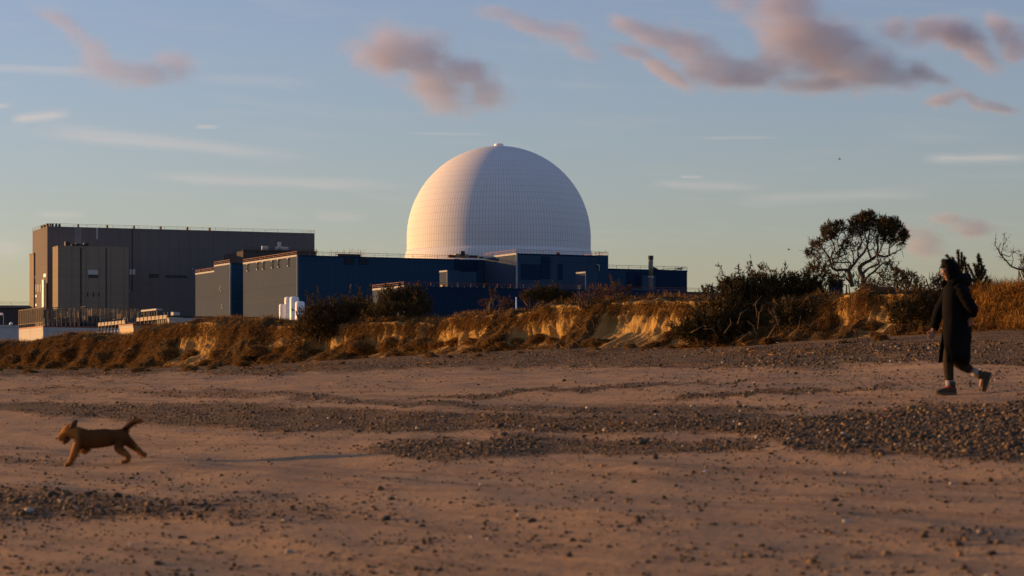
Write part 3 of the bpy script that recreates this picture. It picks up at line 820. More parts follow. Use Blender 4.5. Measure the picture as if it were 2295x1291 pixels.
# --- sunlit pipe canopies stepping down to the right
M_FASCIA = m_plain('weathered_fascia', (0.33, 0.28, 0.22), .8)
def canopy(pc, pl, D, ytop, lab, n):
    b = Bldg('pipe_canopy', pc, D)
    tag(b.o, lab, 'canopy', 'sunlit pipe canopies by the platform')
    l, h = b.ly(pl), b.z(ytop)
    mb = MB(); mb.box(-.1, 0, h - .45, 1.6, l, h - .30)
    for k in range(n): mb.box(-.16, l * (k + .10) / n, h - .46, -.1, l * (k + .86) / n, h - .06)
    mb.build('roof_fascia', M_FASCIA, b.o)
    ps = MB(); bl = MB(); rb = MB()
    for k in range(n + 1):
        y = l * k / n
        ps.box(-.06, y - .05, h - 2.1, .06, y + .05, h - .3)
        rb.box(-.22, y - .09, -1, -.02, y + .09, h - 2.3)
    for k in range(n): bl.lathe([(.02, h - 1.34), (.12, h - 1.28), (.13, h - 1.2), (.08, h - 1.1), (.02, h - 1.08)], 8, (-.28, l * (k + .5) / n, 0))
    ps.build_each('post', M_DARKMETAL, b.o); bl.build_each('lamp_bowl', M_WHITE, b.o); rb.build_each('wall_rib', M_FASCIA, b.o)
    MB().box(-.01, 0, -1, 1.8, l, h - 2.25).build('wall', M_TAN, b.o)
    MB().box(.0, -.1, h - 2.2, 1.7, l, h - 1.45).build('pipe_rack', M_DARKMETAL, b.o)
    return b
canopy(283, 222, 268, 716.5, 'lower sunlit pipe canopy beside the platform wall', 8)
b2 = canopy(377, 308, 258, 704.5, 'higher sunlit pipe canopy with poles on its end', 8)
mb = MB()
for px in (362, 370, 378): mb.tube([(0.3, b2.ly(px), b2.z(712)), (0.3, b2.ly(px), b2.z(698))], .03, 4)
mb.build_each('pole', M_STEEL, b2.o)
MB().box(.2, -1.2, b2.z(707), .9, -.3, b2.z(700)).build('control_box', M_TRIM, b2.o)
b = Bldg('pipe_canopy', 350, 290)
tag(b.o, 'small distant canopy rail showing above the fence end', 'canopy', 'sunlit pipe canopies by the platform')
l, h = b.ly(316), b.z(691.5)
MB().box(0, 0, h - .2, .8, l, h).build('roof_fascia', M_TRIM, b.o)
mb = MB()
for k in range(7): mb.box(.1, l * k / 6 - .04, 0, .2, l * k / 6 + .04, h - .2)
mb.build_each('post', M_DARKMETAL, b.o)
b = Bldg('pump_house', 299, 262)
tag(b.o, 'small sunlit tan hut between the two pipe canopies', 'hut')
l, h = b.ly(268), b.z(728.5)
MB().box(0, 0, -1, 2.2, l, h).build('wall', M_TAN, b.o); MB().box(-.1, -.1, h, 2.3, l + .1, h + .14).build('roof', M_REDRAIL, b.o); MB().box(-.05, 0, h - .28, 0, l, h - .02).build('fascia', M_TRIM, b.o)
b = Bldg('boundary_wall', 379, 257)
tag(b.o, 'pale blue grey wall in shade right of the higher canopy', 'wall')
h = b.z(716); w = b.fx(470)
MB().box(0, 0, -1, w, .5, h).build('wall_face', M_WALLW, b.o); MB().box(-.05, -.05, h, w, .6, h + .16).build('coping', M_WALLW, b.o)
MB().box(.4, 1.2, -1, w + 6, 6, b.z(707)).build('back_wall', M_DARKMETAL, b.o)
b = Bldg('boundary_wall', -160, 296, 4)
tag(b.o, 'grey concrete wall in shade left of the fenced platform', 'wall')
h = b.fz(20, 728.5); w = b.fx(41)
MB().box(0, 0, -1, w, .6, h - .25).build('wall_face', M_LGREY, b.o); MB().box(-.1, -.1, h - .25, w, .7, h).build('coping', M_LGREY, b.o)
for px, py, lab in ((8, 706, 'thin lamp post behind the concrete wall on the left edge'),):
    o = empty('lamp_post', (ux(px) * 320, 320, Z0)); tag(o, lab, 'lamp post')
    zt_ = (HY - py) / F * 320 - Z0
    MB().tube([(0, 0, 0), (0, 0, zt_)], [.06, .04], 6).build('pole', M_STEEL, o)
    MB().lathe([(.05, zt_ - .05), (.22, zt_ + .05), (.22, zt_ + .2), (.05, zt_ + .32)], 10, (-.25, 0, 0)).tube([(0, 0, zt_ - .1), (-.25, 0, zt_)], .03, 5).build('lamp_head', M_WHITE, o)
o = empty('camera_dome', (ux(25) * 296.6, 296.6, Z0)); tag(o, 'small pale domed unit on top of the grey wall', 'camera')
zt_ = h
MB().lathe([(.22, zt_), (.24, zt_ + .12), (.18, zt_ + .28), (.05, zt_ + .36)], 12).build('cover', M_WHITE, o)
MB().box(.15, -.1, zt_, .45, .1, zt_ + .18).build('bracket', M_DARKMETAL, o)

# --- small things near the cliff
o = empty('marker_post', (ux(1157) * 84, 84, 2.2)); tag(o, 'thin white marker post standing in the grass before the blue building', 'post')
zt_ = (HY - 666) / F * 84 - 2.2
MB().tube([(0, 0, 0), (0, 0, zt_)], [.028, .02], 6).build('shaft', M_WHITE, o)
MB().box(-.05, -.03, zt_ * .50, .05, .03, zt_ * .66).build('plate', M_WHITE, o)
for pc, pl, pr, D, py, mat, lab, cat in ((1795, 1742, 1838, 330, 643, M_BLUE, 'low blue shed half hidden behind the right hand gorse', 'shed'), (1864, 1858, 1889, 300, 629, M_BLUE2, 'dark blue container seen through the tree branches', 'container')):
    b = Bldg('shed' if cat == 'shed' else 'container', pc, D); tag(b.o, lab, cat)
    w, l, h = b.fx(pr), b.ly(pl), b.z(py)
    MB().box(0, 0, -1, w, l, h).build('wall', mat, b.o); MB().box(-.15, -.15, h, w + .15, l + .15, h + .18).build('roof', M_BLUE3, b.o)
def bird(px, py, D, k, lab):
    p = P(px, py, D); o = MB()
    o.add([(-.45, 0, .16), (-.2, .09, .2), (0, .07, .02), (.2, .09, .2), (.45, 0, .16), (.2, -.07, .19), (0, -.07, 0), (-.2, -.07, .19), (0, 0, -.05)], [(0, 7, 1), (1, 7, 6, 2), (2, 6, 5, 3), (3, 5, 4), (2, 8, 6)])
    o.tube([(0, -.2, .02), (0, -.08, 0), (0, .1, 0), (0, .28, .01)], [.02, .06, .05, .03], 6)
    q = o.build('bird', M_DARKMETAL); q.location = p; q.scale = (k, k, k); q.rotation_euler = (0, R(12), R(50)); tag(q, lab, 'bird')
bird(1882, 357, 260, .62, 'tiny dark bird high in the open sky right of the dome')
bird(1768, 560, 240, .62, 'tiny dark bird low in the sky left of the tree')

# ------------------------------------------------------------------ grass, shrubs and stones
def blades(base, direc, length, width, col, bend=0.5, rng=RNG):
    """thin two-segment blades; direc points along the blade, bend lets the tip sag"""
    n = len(base)
    direc = direc / np.linalg.norm(direc, axis=1, keepdims=True)
    side = np.cross(direc, rng.normal(size=(n, 3))); side /= np.linalg.norm(side, axis=1, keepdims=True)
    L, Wd = length[:, None], (width / 2)[:, None]
    sag = np.zeros((n, 3)); sag[:, 2] = -1
    mid = base + direc * L * 0.55 + sag * L * bend * 0.12
    tip = base + direc * L + sag * L * bend * 0.45
    V = np.stack([base - side * Wd, base + side * Wd, mid - side * Wd * .75, mid + side * Wd * .75, tip], 1).reshape(-1, 3)
    o = np.arange(n)[:, None] * 5
    T = np.concatenate([o + np.array([[0, 1, 3]]), o + np.array([[0, 3, 2]]), o + np.array([[2, 3, 4]])])
    return V, T, np.repeat(col, 5, 0)

def leaf_material(name, trans=0.25):
    t = NT(name)
    t.base(t.attr('tint', 'Color')); t.rough(0.75); t.b.inputs['Specular IOR Level'].default_value = 0.15
    tr = t.n('ShaderNodeBsdfTranslucent'); t.l(t.attr('tint', 'Color'), tr.inputs['Color'])
    mx = t.n('ShaderNodeMixShader'); mx.inputs[0].default_value = trans
    t.l(t.b.outputs[0], mx.inputs[1]); t.l(tr.outputs[0], mx.inputs[2]); t.l(mx.outputs[0], t.out.inputs['Surface'])
    return t.m
M_GRASS = leaf_material('dry_grass', 0.18)
M_GORSE = leaf_material('gorse_sprigs', 0.12)
M_BARK = m_plain('gorse_bark', (0.085, 0.058, 0.036), 0.9, 0.4, 18)
M_DEADWOOD = m_plain('bleached_wood', (0.17, 0.115, 0.07), 0.85, 0.3, 20)
STRAW = np.array([[0.35, 0.180, 0.044], [0.215, 0.105, 0.024], [0.092, 0.048, 0.013], [0.058, 0.040, 0.012], [0.44, 0.255, 0.068]])
def straw(n, p=(.27, .30, .22, .11, .10), rng=RNG):
    c = STRAW[rng.choice(5, n, p=p)] * rng.uniform(.75, 1.25, (n, 1))
    return c
def cliff_pts(n, u0, u1, t0=-9, t1=72, keep=None, rng=RNG):
    u = rng.uniform(u0, u1, n); t = rng.uniform(t0, t1, n)
    if keep is not None:
        k = rng.random(n) < keep(u, t); u, t = u[k], t[k]
    s, z = cliff_surface(u, t); x, y = st2xy(s, t)
    return np.stack([x, y, z], 1), u, t
OUT = np.array([ND[0], ND[1], 0.0]); ALONG = np.array([TD[0], TD[1], 0.0])
def patch(t, a, f, seed): return np.clip(0.5 + a * fbm(t * f, 0.3, 0, 3, seed), 0, 1)
VV, TT, CC, off = [], [], [], 0
def put(b, d, L, w, c, bend):
    global off
    v, t_, c_ = blades(b, d, L, w, c, bend)
    VV.append(v); TT.append(t_ + off); CC.append(c_); off += len(v)
# turf on top
b_, u_, tt_ = cliff_pts(46000, 0.72, 0.99)
n = len(b_); tuft = patch(tt_ + u_ * 8, 1.0, 1.3, 71)
d_ = np.array([0, 0, 1.0]) + RNG.normal(0, .35, (n, 3)) + OUT * .25
put(b_, d_, (0.08 + 0.22 * tuft) * RNG.uniform(.6, 1.2, n), RNG.uniform(.008, .016, n), straw(n), .6)
# hanging fringe at the lip
b_, u_, tt_ = cliff_pts(52000, 0.53, 0.77, keep=lambda u, t: 0.35 + 0.65 * patch(t, 1.2, 1.7, 73))
n = len(b_)
d_ = OUT * RNG.uniform(.3, 1.0, (n, 1)) + np.array([0, 0, 1.0]) * RNG.uniform(-.7, .5, (n, 1)) + ALONG * RNG.normal(0, .4, (n, 1)) + RNG.normal(0, .2, (n, 3))
put(b_, d_, RNG.uniform(.12, .42, n), RNG.uniform(.008, .018, n), straw(n, (.18, .32, .35, .12, .03)), 1.4)
# grassed slopes between the bare faces
b_, u_, tt_ = cliff_pts(95000, 0.12, 0.66, keep=lambda u, t: np.clip(1.08 - 1.15 * bare(t) * sstep(u, .16, .3), 0, 1) * (0.50 + 0.5 * patch(t + u * 5, 1.3, 1.1, 75)))
n = len(b_)
d_ = OUT * RNG.uniform(.2, .8, (n, 1)) + np.array([0, 0, 1.0]) * RNG.uniform(-.8, .55, (n, 1)) + ALONG * RNG.normal(-.1, .4, (n, 1)) + RNG.normal(0, .25, (n, 3))
put(b_, d_, RNG.uniform(.12, .42, n), RNG.uniform(.008, .018, n), straw(n, (.22, .33, .27, .13, .05)), 1.0)
# long bright grass at the right hand end
b_, u_, tt_ = cliff_pts(30000, 0.16, 0.80, -14, px2t(2140))
n = len(b_)
d_ = OUT * RNG.uniform(.1, .5, (n, 1)) + np.array([0, 0, 1.0]) * RNG.uniform(.3, 1, (n, 1)) - ALONG * RNG.uniform(.1, .7, (n, 1)) + RNG.normal(0, .15, (n, 3))
put(b_, d_, RNG.uniform(.35, .75, n), RNG.uniform(.008, .015, n), straw(n, (.40, .30, .10, .03, .17)), .9)
# tall stems against the sky
for (p0, p1, num, L0, L1) in ((1990, 2110, 420, .25, .62), (1870, 2000, 120, .12, .35), (1300, 1560, 240, .12, .34), (1100, 1300, 90, .12, .30), (2210, 2295, 160, .15, .4)):
    b_, u_, tt_ = cliff_pts(num, .74, .90, px2t(p1), px2t(p0)); n = len(b_)
    d_ = np.array([0, 0, 1.0]) + RNG.normal(0, .18, (n, 3)) + np.array([.1, 0, 0])
    put(b_, d_, RNG.uniform(L0, L1, n), RNG.uniform(.008, .014, n), straw(n, (.1, .3, .4, .2, 0)) * .8, .2)
# strands and matted litter strewn over the foot of the cliff and the top of the shingle
px_ = RNG.uniform(-50, 2345, 9000); py_ = np.interp(px_, _bot[:, 0], _bot[:, 1]) + RNG.exponential(14, 9000) - 6
k_ = RNG.random(9000) < np.clip(0.2 + 1.2 * fbm(px_ / 120, py_ / 12, 0, 2, 77), 0, 1); px_, py_ = px_[k_], py_[k_]
x, y, z = ground_hit(px_, py_); b_ = np.stack([x, y, z + .02], 1); n = len(b_)
put(b_, RNG.normal(0, 1, (n, 3)) * np.array([1, 1, .25]) + np.array([0, 0, .15]), RNG.uniform(.1, .35, n), RNG.uniform(.008, .02, n), straw(n), .3)
g_ = np_mesh('grass', np.concatenate(VV), np.concatenate(TT), M_GRASS, None, False, {'tint': np.concatenate(CC)})
tag(g_, 'dry brown grass on the top and hanging over the face of the low cliff', 'grass', None, 'stuff')

# --- lumps of turf that have fallen to the foot
def ico(sub):
    bm = bmesh.new(); bmesh.ops.create_icosphere(bm, subdivisions=sub, radius=1.0)
    V = np.array([v.co[:] for v in bm.verts]); T = np.array([[v.index for v in f.verts] for f in bm.faces]); bm.free()
    return V, T
IV3, IT3 = ico(4); IV2, IT2 = ico(2); IV1, IT1 = ico(1)
def clump_mesh(seed):
    rng = np.random.default_rng(seed)
    V = IV3.copy()
    r = 1 + 0.34 * fbm(V[:, 0] * 1.3 + seed, V[:, 1] * 1.3, V[:, 2] * 1.3, 4, seed) + 0.10 * fbm(V[:, 0] * 5, V[:, 1] * 5, V[:, 2] * 5, 2, seed + 7)
    V = V * r[:, None] * np.array([1.0, .85, .62])
    nrm = V / np.linalg.norm(V, axis=1, keepdims=True)
    k = rng.integers(0, len(V), 2600); k = k[V[k, 2] > -.35]
    n = len(k)
    d = nrm[k] * .5 + rng.normal(0, .35, (n, 3)) + np.array([.15, 0, -.25])
    v, t, c = blades(V[k], d, rng.uniform(.18, .55, n), rng.uniform(.018, .035, n), straw(n, (.34, .34, .18, .08, .06), rng), .9, rng)
    ct = np.tile(np.array([[.12, .072, .026]]), (len(V), 1)) * (1 + .5 * fbm(V[:, 0] * 4, V[:, 1] * 4, V[:, 2] * 4, 2, seed + 3))[:, None]
    return np.concatenate([V, v]), np.concatenate([IT3, t + len(V)]), np.concatenate([np.clip(ct, .01, 1), c])
CLUMPS = []
for q in range(7):
    v, t, c = clump_mesh(100 + q * 13)
    CLUMPS.append((v, t, c))
_cl_mesh = []
for v, t, c in CLUMPS:
    o = np_mesh('turf_clump', v, t, M_GRASS, None, False, {'tint': c}); _cl_mesh.append(o.data); bpy.data.objects.remove(o)
rr = random.Random(5)
spots = []
for px, py, r in ((30, 812, 30), (75, 800, 26), (115, 822, 22), (150, 800, 28), (188, 815, 26), (230, 808, 34), (262, 826, 18), (300, 800, 36), (345, 815, 26), (372, 796, 26), (402, 822, 18), (430, 800, 30),
                  (462, 818, 20), (505, 800, 38), (545, 812, 26), (575, 795, 28), (612, 806, 24), (640, 790, 22), (672, 806, 30), (702, 795, 24), (735, 800, 24), (772, 790, 26), (806, 782, 28), (842, 790, 26), (880, 778, 34),
                  (915, 785, 22), (948, 775, 34), (985, 778, 26), (1022, 770, 22), (1060, 772, 20), (1100, 764, 26), (1128, 776, 16), (1165, 770, 18), (1205, 762, 26), (1240, 768, 20), (1272, 760, 14), (1318, 772, 18), (1352, 768, 15),
                  (1412, 780, 15), (1505, 758, 22), (1540, 752, 30), (1575, 760, 22), (1620, 762, 22), (1668, 764, 22), (1720, 768, 20), (1780, 762, 20), (1840, 757, 18), (1896, 742, 20), (1960, 735, 24), (2005, 742, 16), (2050, 730, 20),
                  (1090, 792, 8), (1190, 784, 10), (1340, 784, 9), (1440, 786, 8), (690, 812, 10), (560, 826, 9), (330, 832, 8), (900, 800, 9), (820, 804, 9)):
    spots.append((px, py, r))
for k in range(46):                                              # a broken line of lumps right along the foot
    px = rr.uniform(-10, 1560) if k < 38 else rr.uniform(1850, 2130)
    spots.append((px, np.interp(px, _bot[:, 0], _bot[:, 1]) + rr.uniform(-5, 9), rr.uniform(8, 22)))
for i, (px, py, r) in enumerate(spots):
    yb = np.interp(px, _bot[:, 0], _bot[:, 1])
    if py > yb - 2:
        x, y, _z0 = (float(q[0]) for q in ground_hit(np.array([float(px)]), np.array([float(py)])))
    else:                                                        # lies on the slope: find the spot on the face at that row
        ug = np.linspace(.10, .62, 53); tg = np.full(53, float(px2t(px)))
        for _ in range(3):
            sg, zg_ = cliff_surface(ug, tg); tg = px2t(px, sg)
        xg, yg = st2xy(sg, tg); rows = HY - F * zg_ / yg
        q = int(np.argmin(abs(rows - py))); x, y = float(xg[q]), float(yg[q])
    rad = 0.80 * r / F * y
    o = bpy.data.objects.new('turf_clump', _cl_mesh[i % 7]); COL.objects.link(o)
    zc_ = (HY - py) / F * y
    o.location = (x, y, zc_ + .12 * rad)
    o.scale = (rad * rr.uniform(.9, 1.3), rad * rr.uniform(.9, 1.2), rad * rr.uniform(.75, 1.05)); o.rotation_euler = (rr.uniform(-.3, .3), rr.uniform(-.3, .3), rr.uniform(0, 6.28))
    tag(o, 'shaggy brown lump of turf slumped at the foot of the low cliff', 'turf clump', 'turf lumps fallen along the foot of the cliff')

# --- gorse
def sprigs(pts, direc, size, tint, rng, spikes=7):
    """short spiky shoots: a ring of narrow leaves round each point"""
    n = len(pts); direc = direc / np.linalg.norm(direc, axis=1, keepdims=True)
    B, Dv, Ln, Wd, C = [], [], [], [], []
    for k in range(spikes):
        f = rng.uniform(0, .75, (n, 1))
        B.append(pts + direc * size[:, None] * f)
        Dv.append(direc * rng.uniform(.5, 1.2, (n, 1)) + rng.normal(0, .55, (n, 3)))
        Ln.append(size * rng.uniform(.3, .7, n)); Wd.append(size * rng.uniform(.10, .2, n)); C.append(tint * rng.uniform(.7, 1.35, (n, 1)))
    B, Dv, Ln, Wd, C = np.concatenate(B), np.concatenate(Dv), np.concatenate(Ln), np.concatenate(Wd), np.concatenate(C)
    side = np.cross(Dv, rng.normal(size=Dv.shape)); side /= np.linalg.norm(side, axis=1, keepdims=True); Dv = Dv / np.linalg.norm(Dv, axis=1, keepdims=True)
    V = np.stack([B - side * Wd[:, None] / 2, B + side * Wd[:, None] / 2, B + Dv * Ln[:, None]], 1).reshape(-1, 3)
    return V, np.arange(len(V)).reshape(-1, 3), np.repeat(C, 3, 0)
GORSE = np.array([[0.048, 0.036, 0.012], [0.085, 0.055, 0.018], [0.125, 0.072, 0.022], [0.055, 0.046, 0.015]])
def bush(name, label, lobes, D, num, stems=14, size=(.10, .24), group='gorse bushes along the cliff top', seed=1, tint=GORSE, cat='bush', ground=None):
    """lobes: (column, row, half width, half height) in photograph pixels at distance D"""
    rng = np.random.default_rng(seed)
    cs = np.array([list(P(a, b_, D + rng.uniform(-.5, .5) - (1.2 if b_ > 715 and 67 < D < 68 else 0))) for a, b_, _, _ in lobes]); rs = np.array([[a / F * D, (a + c) / 2 / F * D * .9, c / F * D] for _, _, a, c in lobes])
    x0, y0 = cs[:, 0].mean(), cs[:, 1].mean()
    zb_ = ground if ground is not None else (cs[:, 2] - rs[:, 2]).min()
    root = empty(name, (x0, y0, zb_)); org = np.array([x0, y0, zb_])
    wts = rs[:, 0] * rs[:, 2]; li = rng.choice(len(lobes), num, p=wts / wts.sum())
    q = rng.normal(size=(num, 3)); q /= np.linalg.norm(q, axis=1, keepdims=True); rad = rng.uniform(.15, 1.0, num) ** .45
    rad *= 1 + .30 * fbm(q[:, 0] * 2.5 + li, q[:, 1] * 2.5, q[:, 2] * 2.5, 3, seed)
    pts = cs[li] + q * rad[:, None] * rs[li] - org
    d = q * .6 + np.array([0, 0, .75]) + rng.normal(0, .35, (num, 3))
    keep = (vnoise(pts[:, 0] * 2.2, pts[:, 1] * 2.2, pts[:, 2] * 2.2, seed + 5) > -.45) & (pts[:, 2] > -.25)
    pts, d = pts[keep], d[keep]; m = len(pts)
    tp = np.flatnonzero((rad[keep] > .8) & (d[:, 2] > .2)); SP, SD = [], []
    for i in tp[rng.permutation(len(tp))[:max(6, num // 70)]]:               # long shoots that break the outline
        dv = d[i] * .5 + np.array([rng.normal(.1, .35), rng.normal(0, .3), .8]); dv /= np.linalg.norm(dv); L = rng.uniform(.22, .55) * min(1, rs.max() * 1.6)
        MB().tube([pts[i] - dv * .15, pts[i] + dv * L * .5 + rng.normal(0, .02, 3), pts[i] + dv * L], [.009, .006, .003], 4).build('shoot', M_BARK, root)
        q_ = rng.random((9, 1)); SP.append(pts[i] + dv * L * q_); SD.append(np.tile(dv, (9, 1)) + rng.normal(0, .5, (9, 3)))
    pts = np.concatenate([pts] + SP); d = np.concatenate([d] + SD); m = len(pts)
    ct = tint[rng.choice(len(tint), m)]
    v, t, c = sprigs(pts, d, rng.uniform(size[0], size[1], m), ct, rng)
    np_mesh('foliage', v, t, M_GORSE, root, False, {'tint': c})
    for k in range(stems):
        i = rng.integers(0, len(lobes)); a = np.array([rng.uniform(-.3, .3) + (cs[i] - org)[0] * .6, (cs[i] - org)[1] * .6 + rng.uniform(-.2, .2), -.12])
        q = rng.normal(size=3); q /= np.linalg.norm(q); q[2] = abs(q[2])
        e = cs[i] - org + q * rs[i] * rng.uniform(.8, 1.25)
        m1 = a * .6 + e * .4 + rng.normal(0, .08, 3); m2 = a * .25 + e * .75 + rng.normal(0, .08, 3)
        MB().tube([a, m1, m2, e], [.028, .02, .013, .005], 5).build('stem', M_BARK, root)
    tag(root, label, cat, group)
    return root
bush('gorse_bush', 'wide dark gorse bush hanging over the cliff edge beside the white tanks', [(715, 716, 46, 36), (765, 702, 46, 30), (805, 692, 36, 24), (690, 738, 26, 22), (742, 738, 40, 24), (800, 730, 30, 22), (830, 712, 26, 22)], 86.0, 3400, 12, seed=3)
bush('gorse_bush', 'dark domed gorse bush before the sloping sunlit wall end', [(870, 682, 42, 30), (915, 672, 40, 26), (945, 690, 24, 20), (845, 700, 28, 22), (900, 700, 50, 18)], 83.5, 2600, 12, seed=5)
bush('gorse_bush', 'low sprawling gorse bush right of the white marker post', [(1190, 668, 22, 12), (1228, 664, 30, 16), (1264, 670, 26, 12)], 75.5, 900, 12, (.10, .22), seed=7)
bush('gorse_bush', 'huge dark gorse bush spilling down the cliff left of the tree', [(1600, 718, 54, 38), (1655, 692, 64, 50), (1715, 672, 64, 50), (1775, 668, 64, 48), (1828, 688, 38, 54), (1560, 746, 50, 22), (1630, 738, 60, 34), (1710, 730, 80, 42), (1790, 724, 60, 44), (1840, 745, 34, 26), (1645, 650, 28, 24)], 67.3, 15000, 26, (.10, .23), seed=9)
bush('gorse_bush', 'dark gorse bush against the cliff directly left of the walker', [(2022, 704, 30, 26), (2066, 694, 34, 36), (2095, 720, 24, 22)], 61.2, 1500, 8, (.09, .2), seed=11)
bush('gorse_bush', 'thin low gorse under the branches of the tree', [(1880, 632, 30, 16), (1835, 612, 26, 16), (1815, 640, 22, 16), (1940, 640, 30, 9)], 66.5, 700, 10, (.09, .2), seed=13)
bush('dry_shrub', 'reddish brown leggy shrub against the blue wall below the chimney', [(1300, 668, 18, 14), (1335, 660, 26, 20), (1375, 655, 20, 22), (1400, 664, 14, 14)], 73.0, 420, 26, (.08, .16), 'dry leggy shrubs along the cliff top', 15, np.array([[.12, .06, .028], [.085, .042, .02]]), 'shrub')
bush('dry_shrub', 'sparse reddish shrub left of the white marker post', [(1090, 680, 14, 10), (1135, 682, 14, 14), (1108, 664, 8, 9)], 78.5, 160, 12, (.08, .16), 'dry leggy shrubs along the cliff top', 17, np.array([[.12, .06, .028], [.085, .042, .02]]), 'shrub')
bush('dry_shrub', 'dry spiky shrub on the skyline between tree and walker', [(2016, 626, 14, 16), (2045, 628, 22, 16), (2085, 634, 24, 12), (1985, 634, 18, 10)], 61.8, 420, 22, (.10, .2), 'dry leggy shrubs along the cliff top', 19, np.array([[.07, .05, .02], [.05, .04, .018]]), 'shrub')
bush('dry_shrub', 'small dry shrub on the skyline at the left end of the huge gorse', [(1622, 648, 14, 12), (1590, 655, 12, 8)], 66.8, 140, 9, (.09, .18), 'dry leggy shrubs along the cliff top', 21, GORSE, 'shrub')

# --- the wind-bent gorse tree
TDIST = 66.0
def zp(x, y, dy=0.0): return np.array(list(P(x / 4.304 + 1660, y / 4.304 + 460, TDIST + dy)))
LIMBS = [
    ([(1190, 790), (1182, 690), (1152, 610), (1190, 560), (1260, 520), (1310, 480)], .075, .036, .1),
    ([(1310, 480), (1380, 492), (1440, 488), (1500, 450), (1555, 420)], .034, .008, .3),
    ([(1310, 480), (1322, 400), (1308, 340), (1340, 270), (1390, 200)], .034, .01, .2),
    ([(1260, 520), (1232, 440), (1222, 360), (1200, 290), (1170, 200)], .032, .01, -.1),
    ([(1075, 790), (1050, 670), (1040, 622), (1090, 570), (1140, 510), (1190, 450), (1222, 380), (1240, 280), (1250, 150)], .07, .01, -.2),
    ([(1045, 625), (985, 618), (920, 625), (880, 600), (850, 520), (815, 450), (785, 390), (805, 345), (860, 300), (870, 240)], .042, .009, -.35),
    ([(1140, 510), (1128, 430), (1168, 360), (1150, 280), (1120, 210)], .03, .009, .1),
    ([(900, 580), (882, 480), (905, 420), (885, 340), (872, 300), (900, 230)], .026, .008, .25),
    ([(1045, 630), (1055, 560), (980, 548), (880, 560), (800, 610), (700, 600)], .03, .007, -.1),
    ([(1185, 750), (1230, 690), (1290, 640), (1350, 572), (1400, 545), (1440, 562)], .042, .010, -.3),
    ([(1290, 640), (1330, 652), (1400, 640), (1470, 650)], .022, .006, -.4),
    ([(1180, 660), (1240, 605), (1330, 560), (1320, 500), (1350, 420), (1380, 330)], .034, .009, .35),
    ([(1070, 760), (1010, 692), (940, 690), (880, 660)], .034, .008, -.4),
    ([(1440, 490), (1432, 420), (1472, 380), (1455, 320), (1440, 240)], .022, .007, .3),
    ([(1472, 380), (1520, 340), (1550, 270)], .014, .006, .35),
    ([(815, 450), (760, 402), (735, 380), (700, 390)], .017, .006, -.3),
    ([(740, 385), (738, 470), (735, 530)], .012, .006, -.2), ([(815, 450), (740, 470), (680, 465)], .014, .006, -.4),
    ([(950, 430), (930, 340), (955, 280), (960, 210)], .016, .006, .1), ([(1000, 470), (985, 390), (1010, 320), (990, 230)], .016, .006, -.1),
    ([(930, 560), (950, 470), (945, 400)], .018, .006, .2), ([(1090, 570), (1085, 480), (1060, 400), (1085, 300)], .022, .007, .2),
    ([(1220, 380), (1280, 330), (1300, 250)], .018, .007, 0), ([(1232, 440), (1280, 420), (1290, 370), (1270, 300)], .016, .006, .2),
]
CLUST = [(868, 245, 72, 1), (850, 290, 45, 1), (960, 205, 44, 1), (1128, 205, 88, 1), (1196, 150, 78, 1), (1245, 115, 55, 1), (1378, 190, 70, 1), (1430, 225, 76, 1), (1478, 190, 55, 1), (1310, 215, 50, .9), (1350, 325, 40, .8), (1430, 318, 52, .9),
         (1540, 235, 40, .8), (1532, 352, 36, .8), (1588, 300, 24, .8), (1090, 272, 40, .5), (1010, 385, 32, .9), (672, 465, 36, .9), (735, 402, 28, .8), (770, 352, 18, .8), (700, 385, 17, .8), (1110, 412, 34, .5), (985, 475, 50, .35), (925, 490, 36, .35),
         (760, 585, 80, .20), (700, 612, 50, .25), (850, 565, 60, .16), (1430, 600, 42, .5), (1040, 322, 20, .5), (1575, 270, 22, .8), (1560, 315, 22, .8)]
tree = empty('gorse_tree', tuple(zp(1140, 790)))
org = zp(1140, 790)
rng = np.random.default_rng(8)
trunk = MB()
ends = []
for pts, r0, r1, dy in LIMBS:
    q = [zp(x + rng.normal(0, 3), y + rng.normal(0, 3), dy * (i / (len(pts) - 1)) ** .7) - org for i, (x, y) in enumerate(pts)]
    # smooth the limb
    f = []
    for i in range(len(q) - 1):
        p0, p1, p2, p3 = q[max(i - 1, 0)], q[i], q[i + 1], q[min(i + 2, len(q) - 1)]
        for k in range(4):
            t_k = k / 4
            f.append(.5 * ((2 * p1) + (-p0 + p2) * t_k + (2 * p0 - 5 * p1 + 4 * p2 - p3) * t_k ** 2 + (-p0 + 3 * p1 - 3 * p2 + p3) * t_k ** 3))
    f.append(q[-1])
    rad = [(r0 + (r1 - r0) * (i / (len(f) - 1)) ** .8) * (1 + .12 * rng.normal()) for i in range(len(f))]
    trunk.tube(f, rad, 7, True)
    ends += [(f[i], f[min(i + 2, len(f) - 1)] - f[max(i - 2, 0)], rad[i]) for i in range(4, len(f), 2)]
twigs = MB()
for p, d, r in ends:
    for k in range(3):
        L = rng.uniform(.10, .38); d0 = d / (np.linalg.norm(d) + 1e-6) * .5 + rng.normal(0, .6, 3); d0[2] += .25
        d0 /= np.linalg.norm(d0)
        a = p + d0 * L * .5 + rng.normal(0, .035, 3); e = p + d0 * L + rng.normal(0, .06, 3) + np.array([0, 0, .04])
        twigs.tube([p, a, e], [min(r * .6, .010), .007, .003], 4, True, False)
trunk.build('trunk', M_BARK, tree)
twigs.build('twigs', M_BARK, tree)
pv, pd = [], []
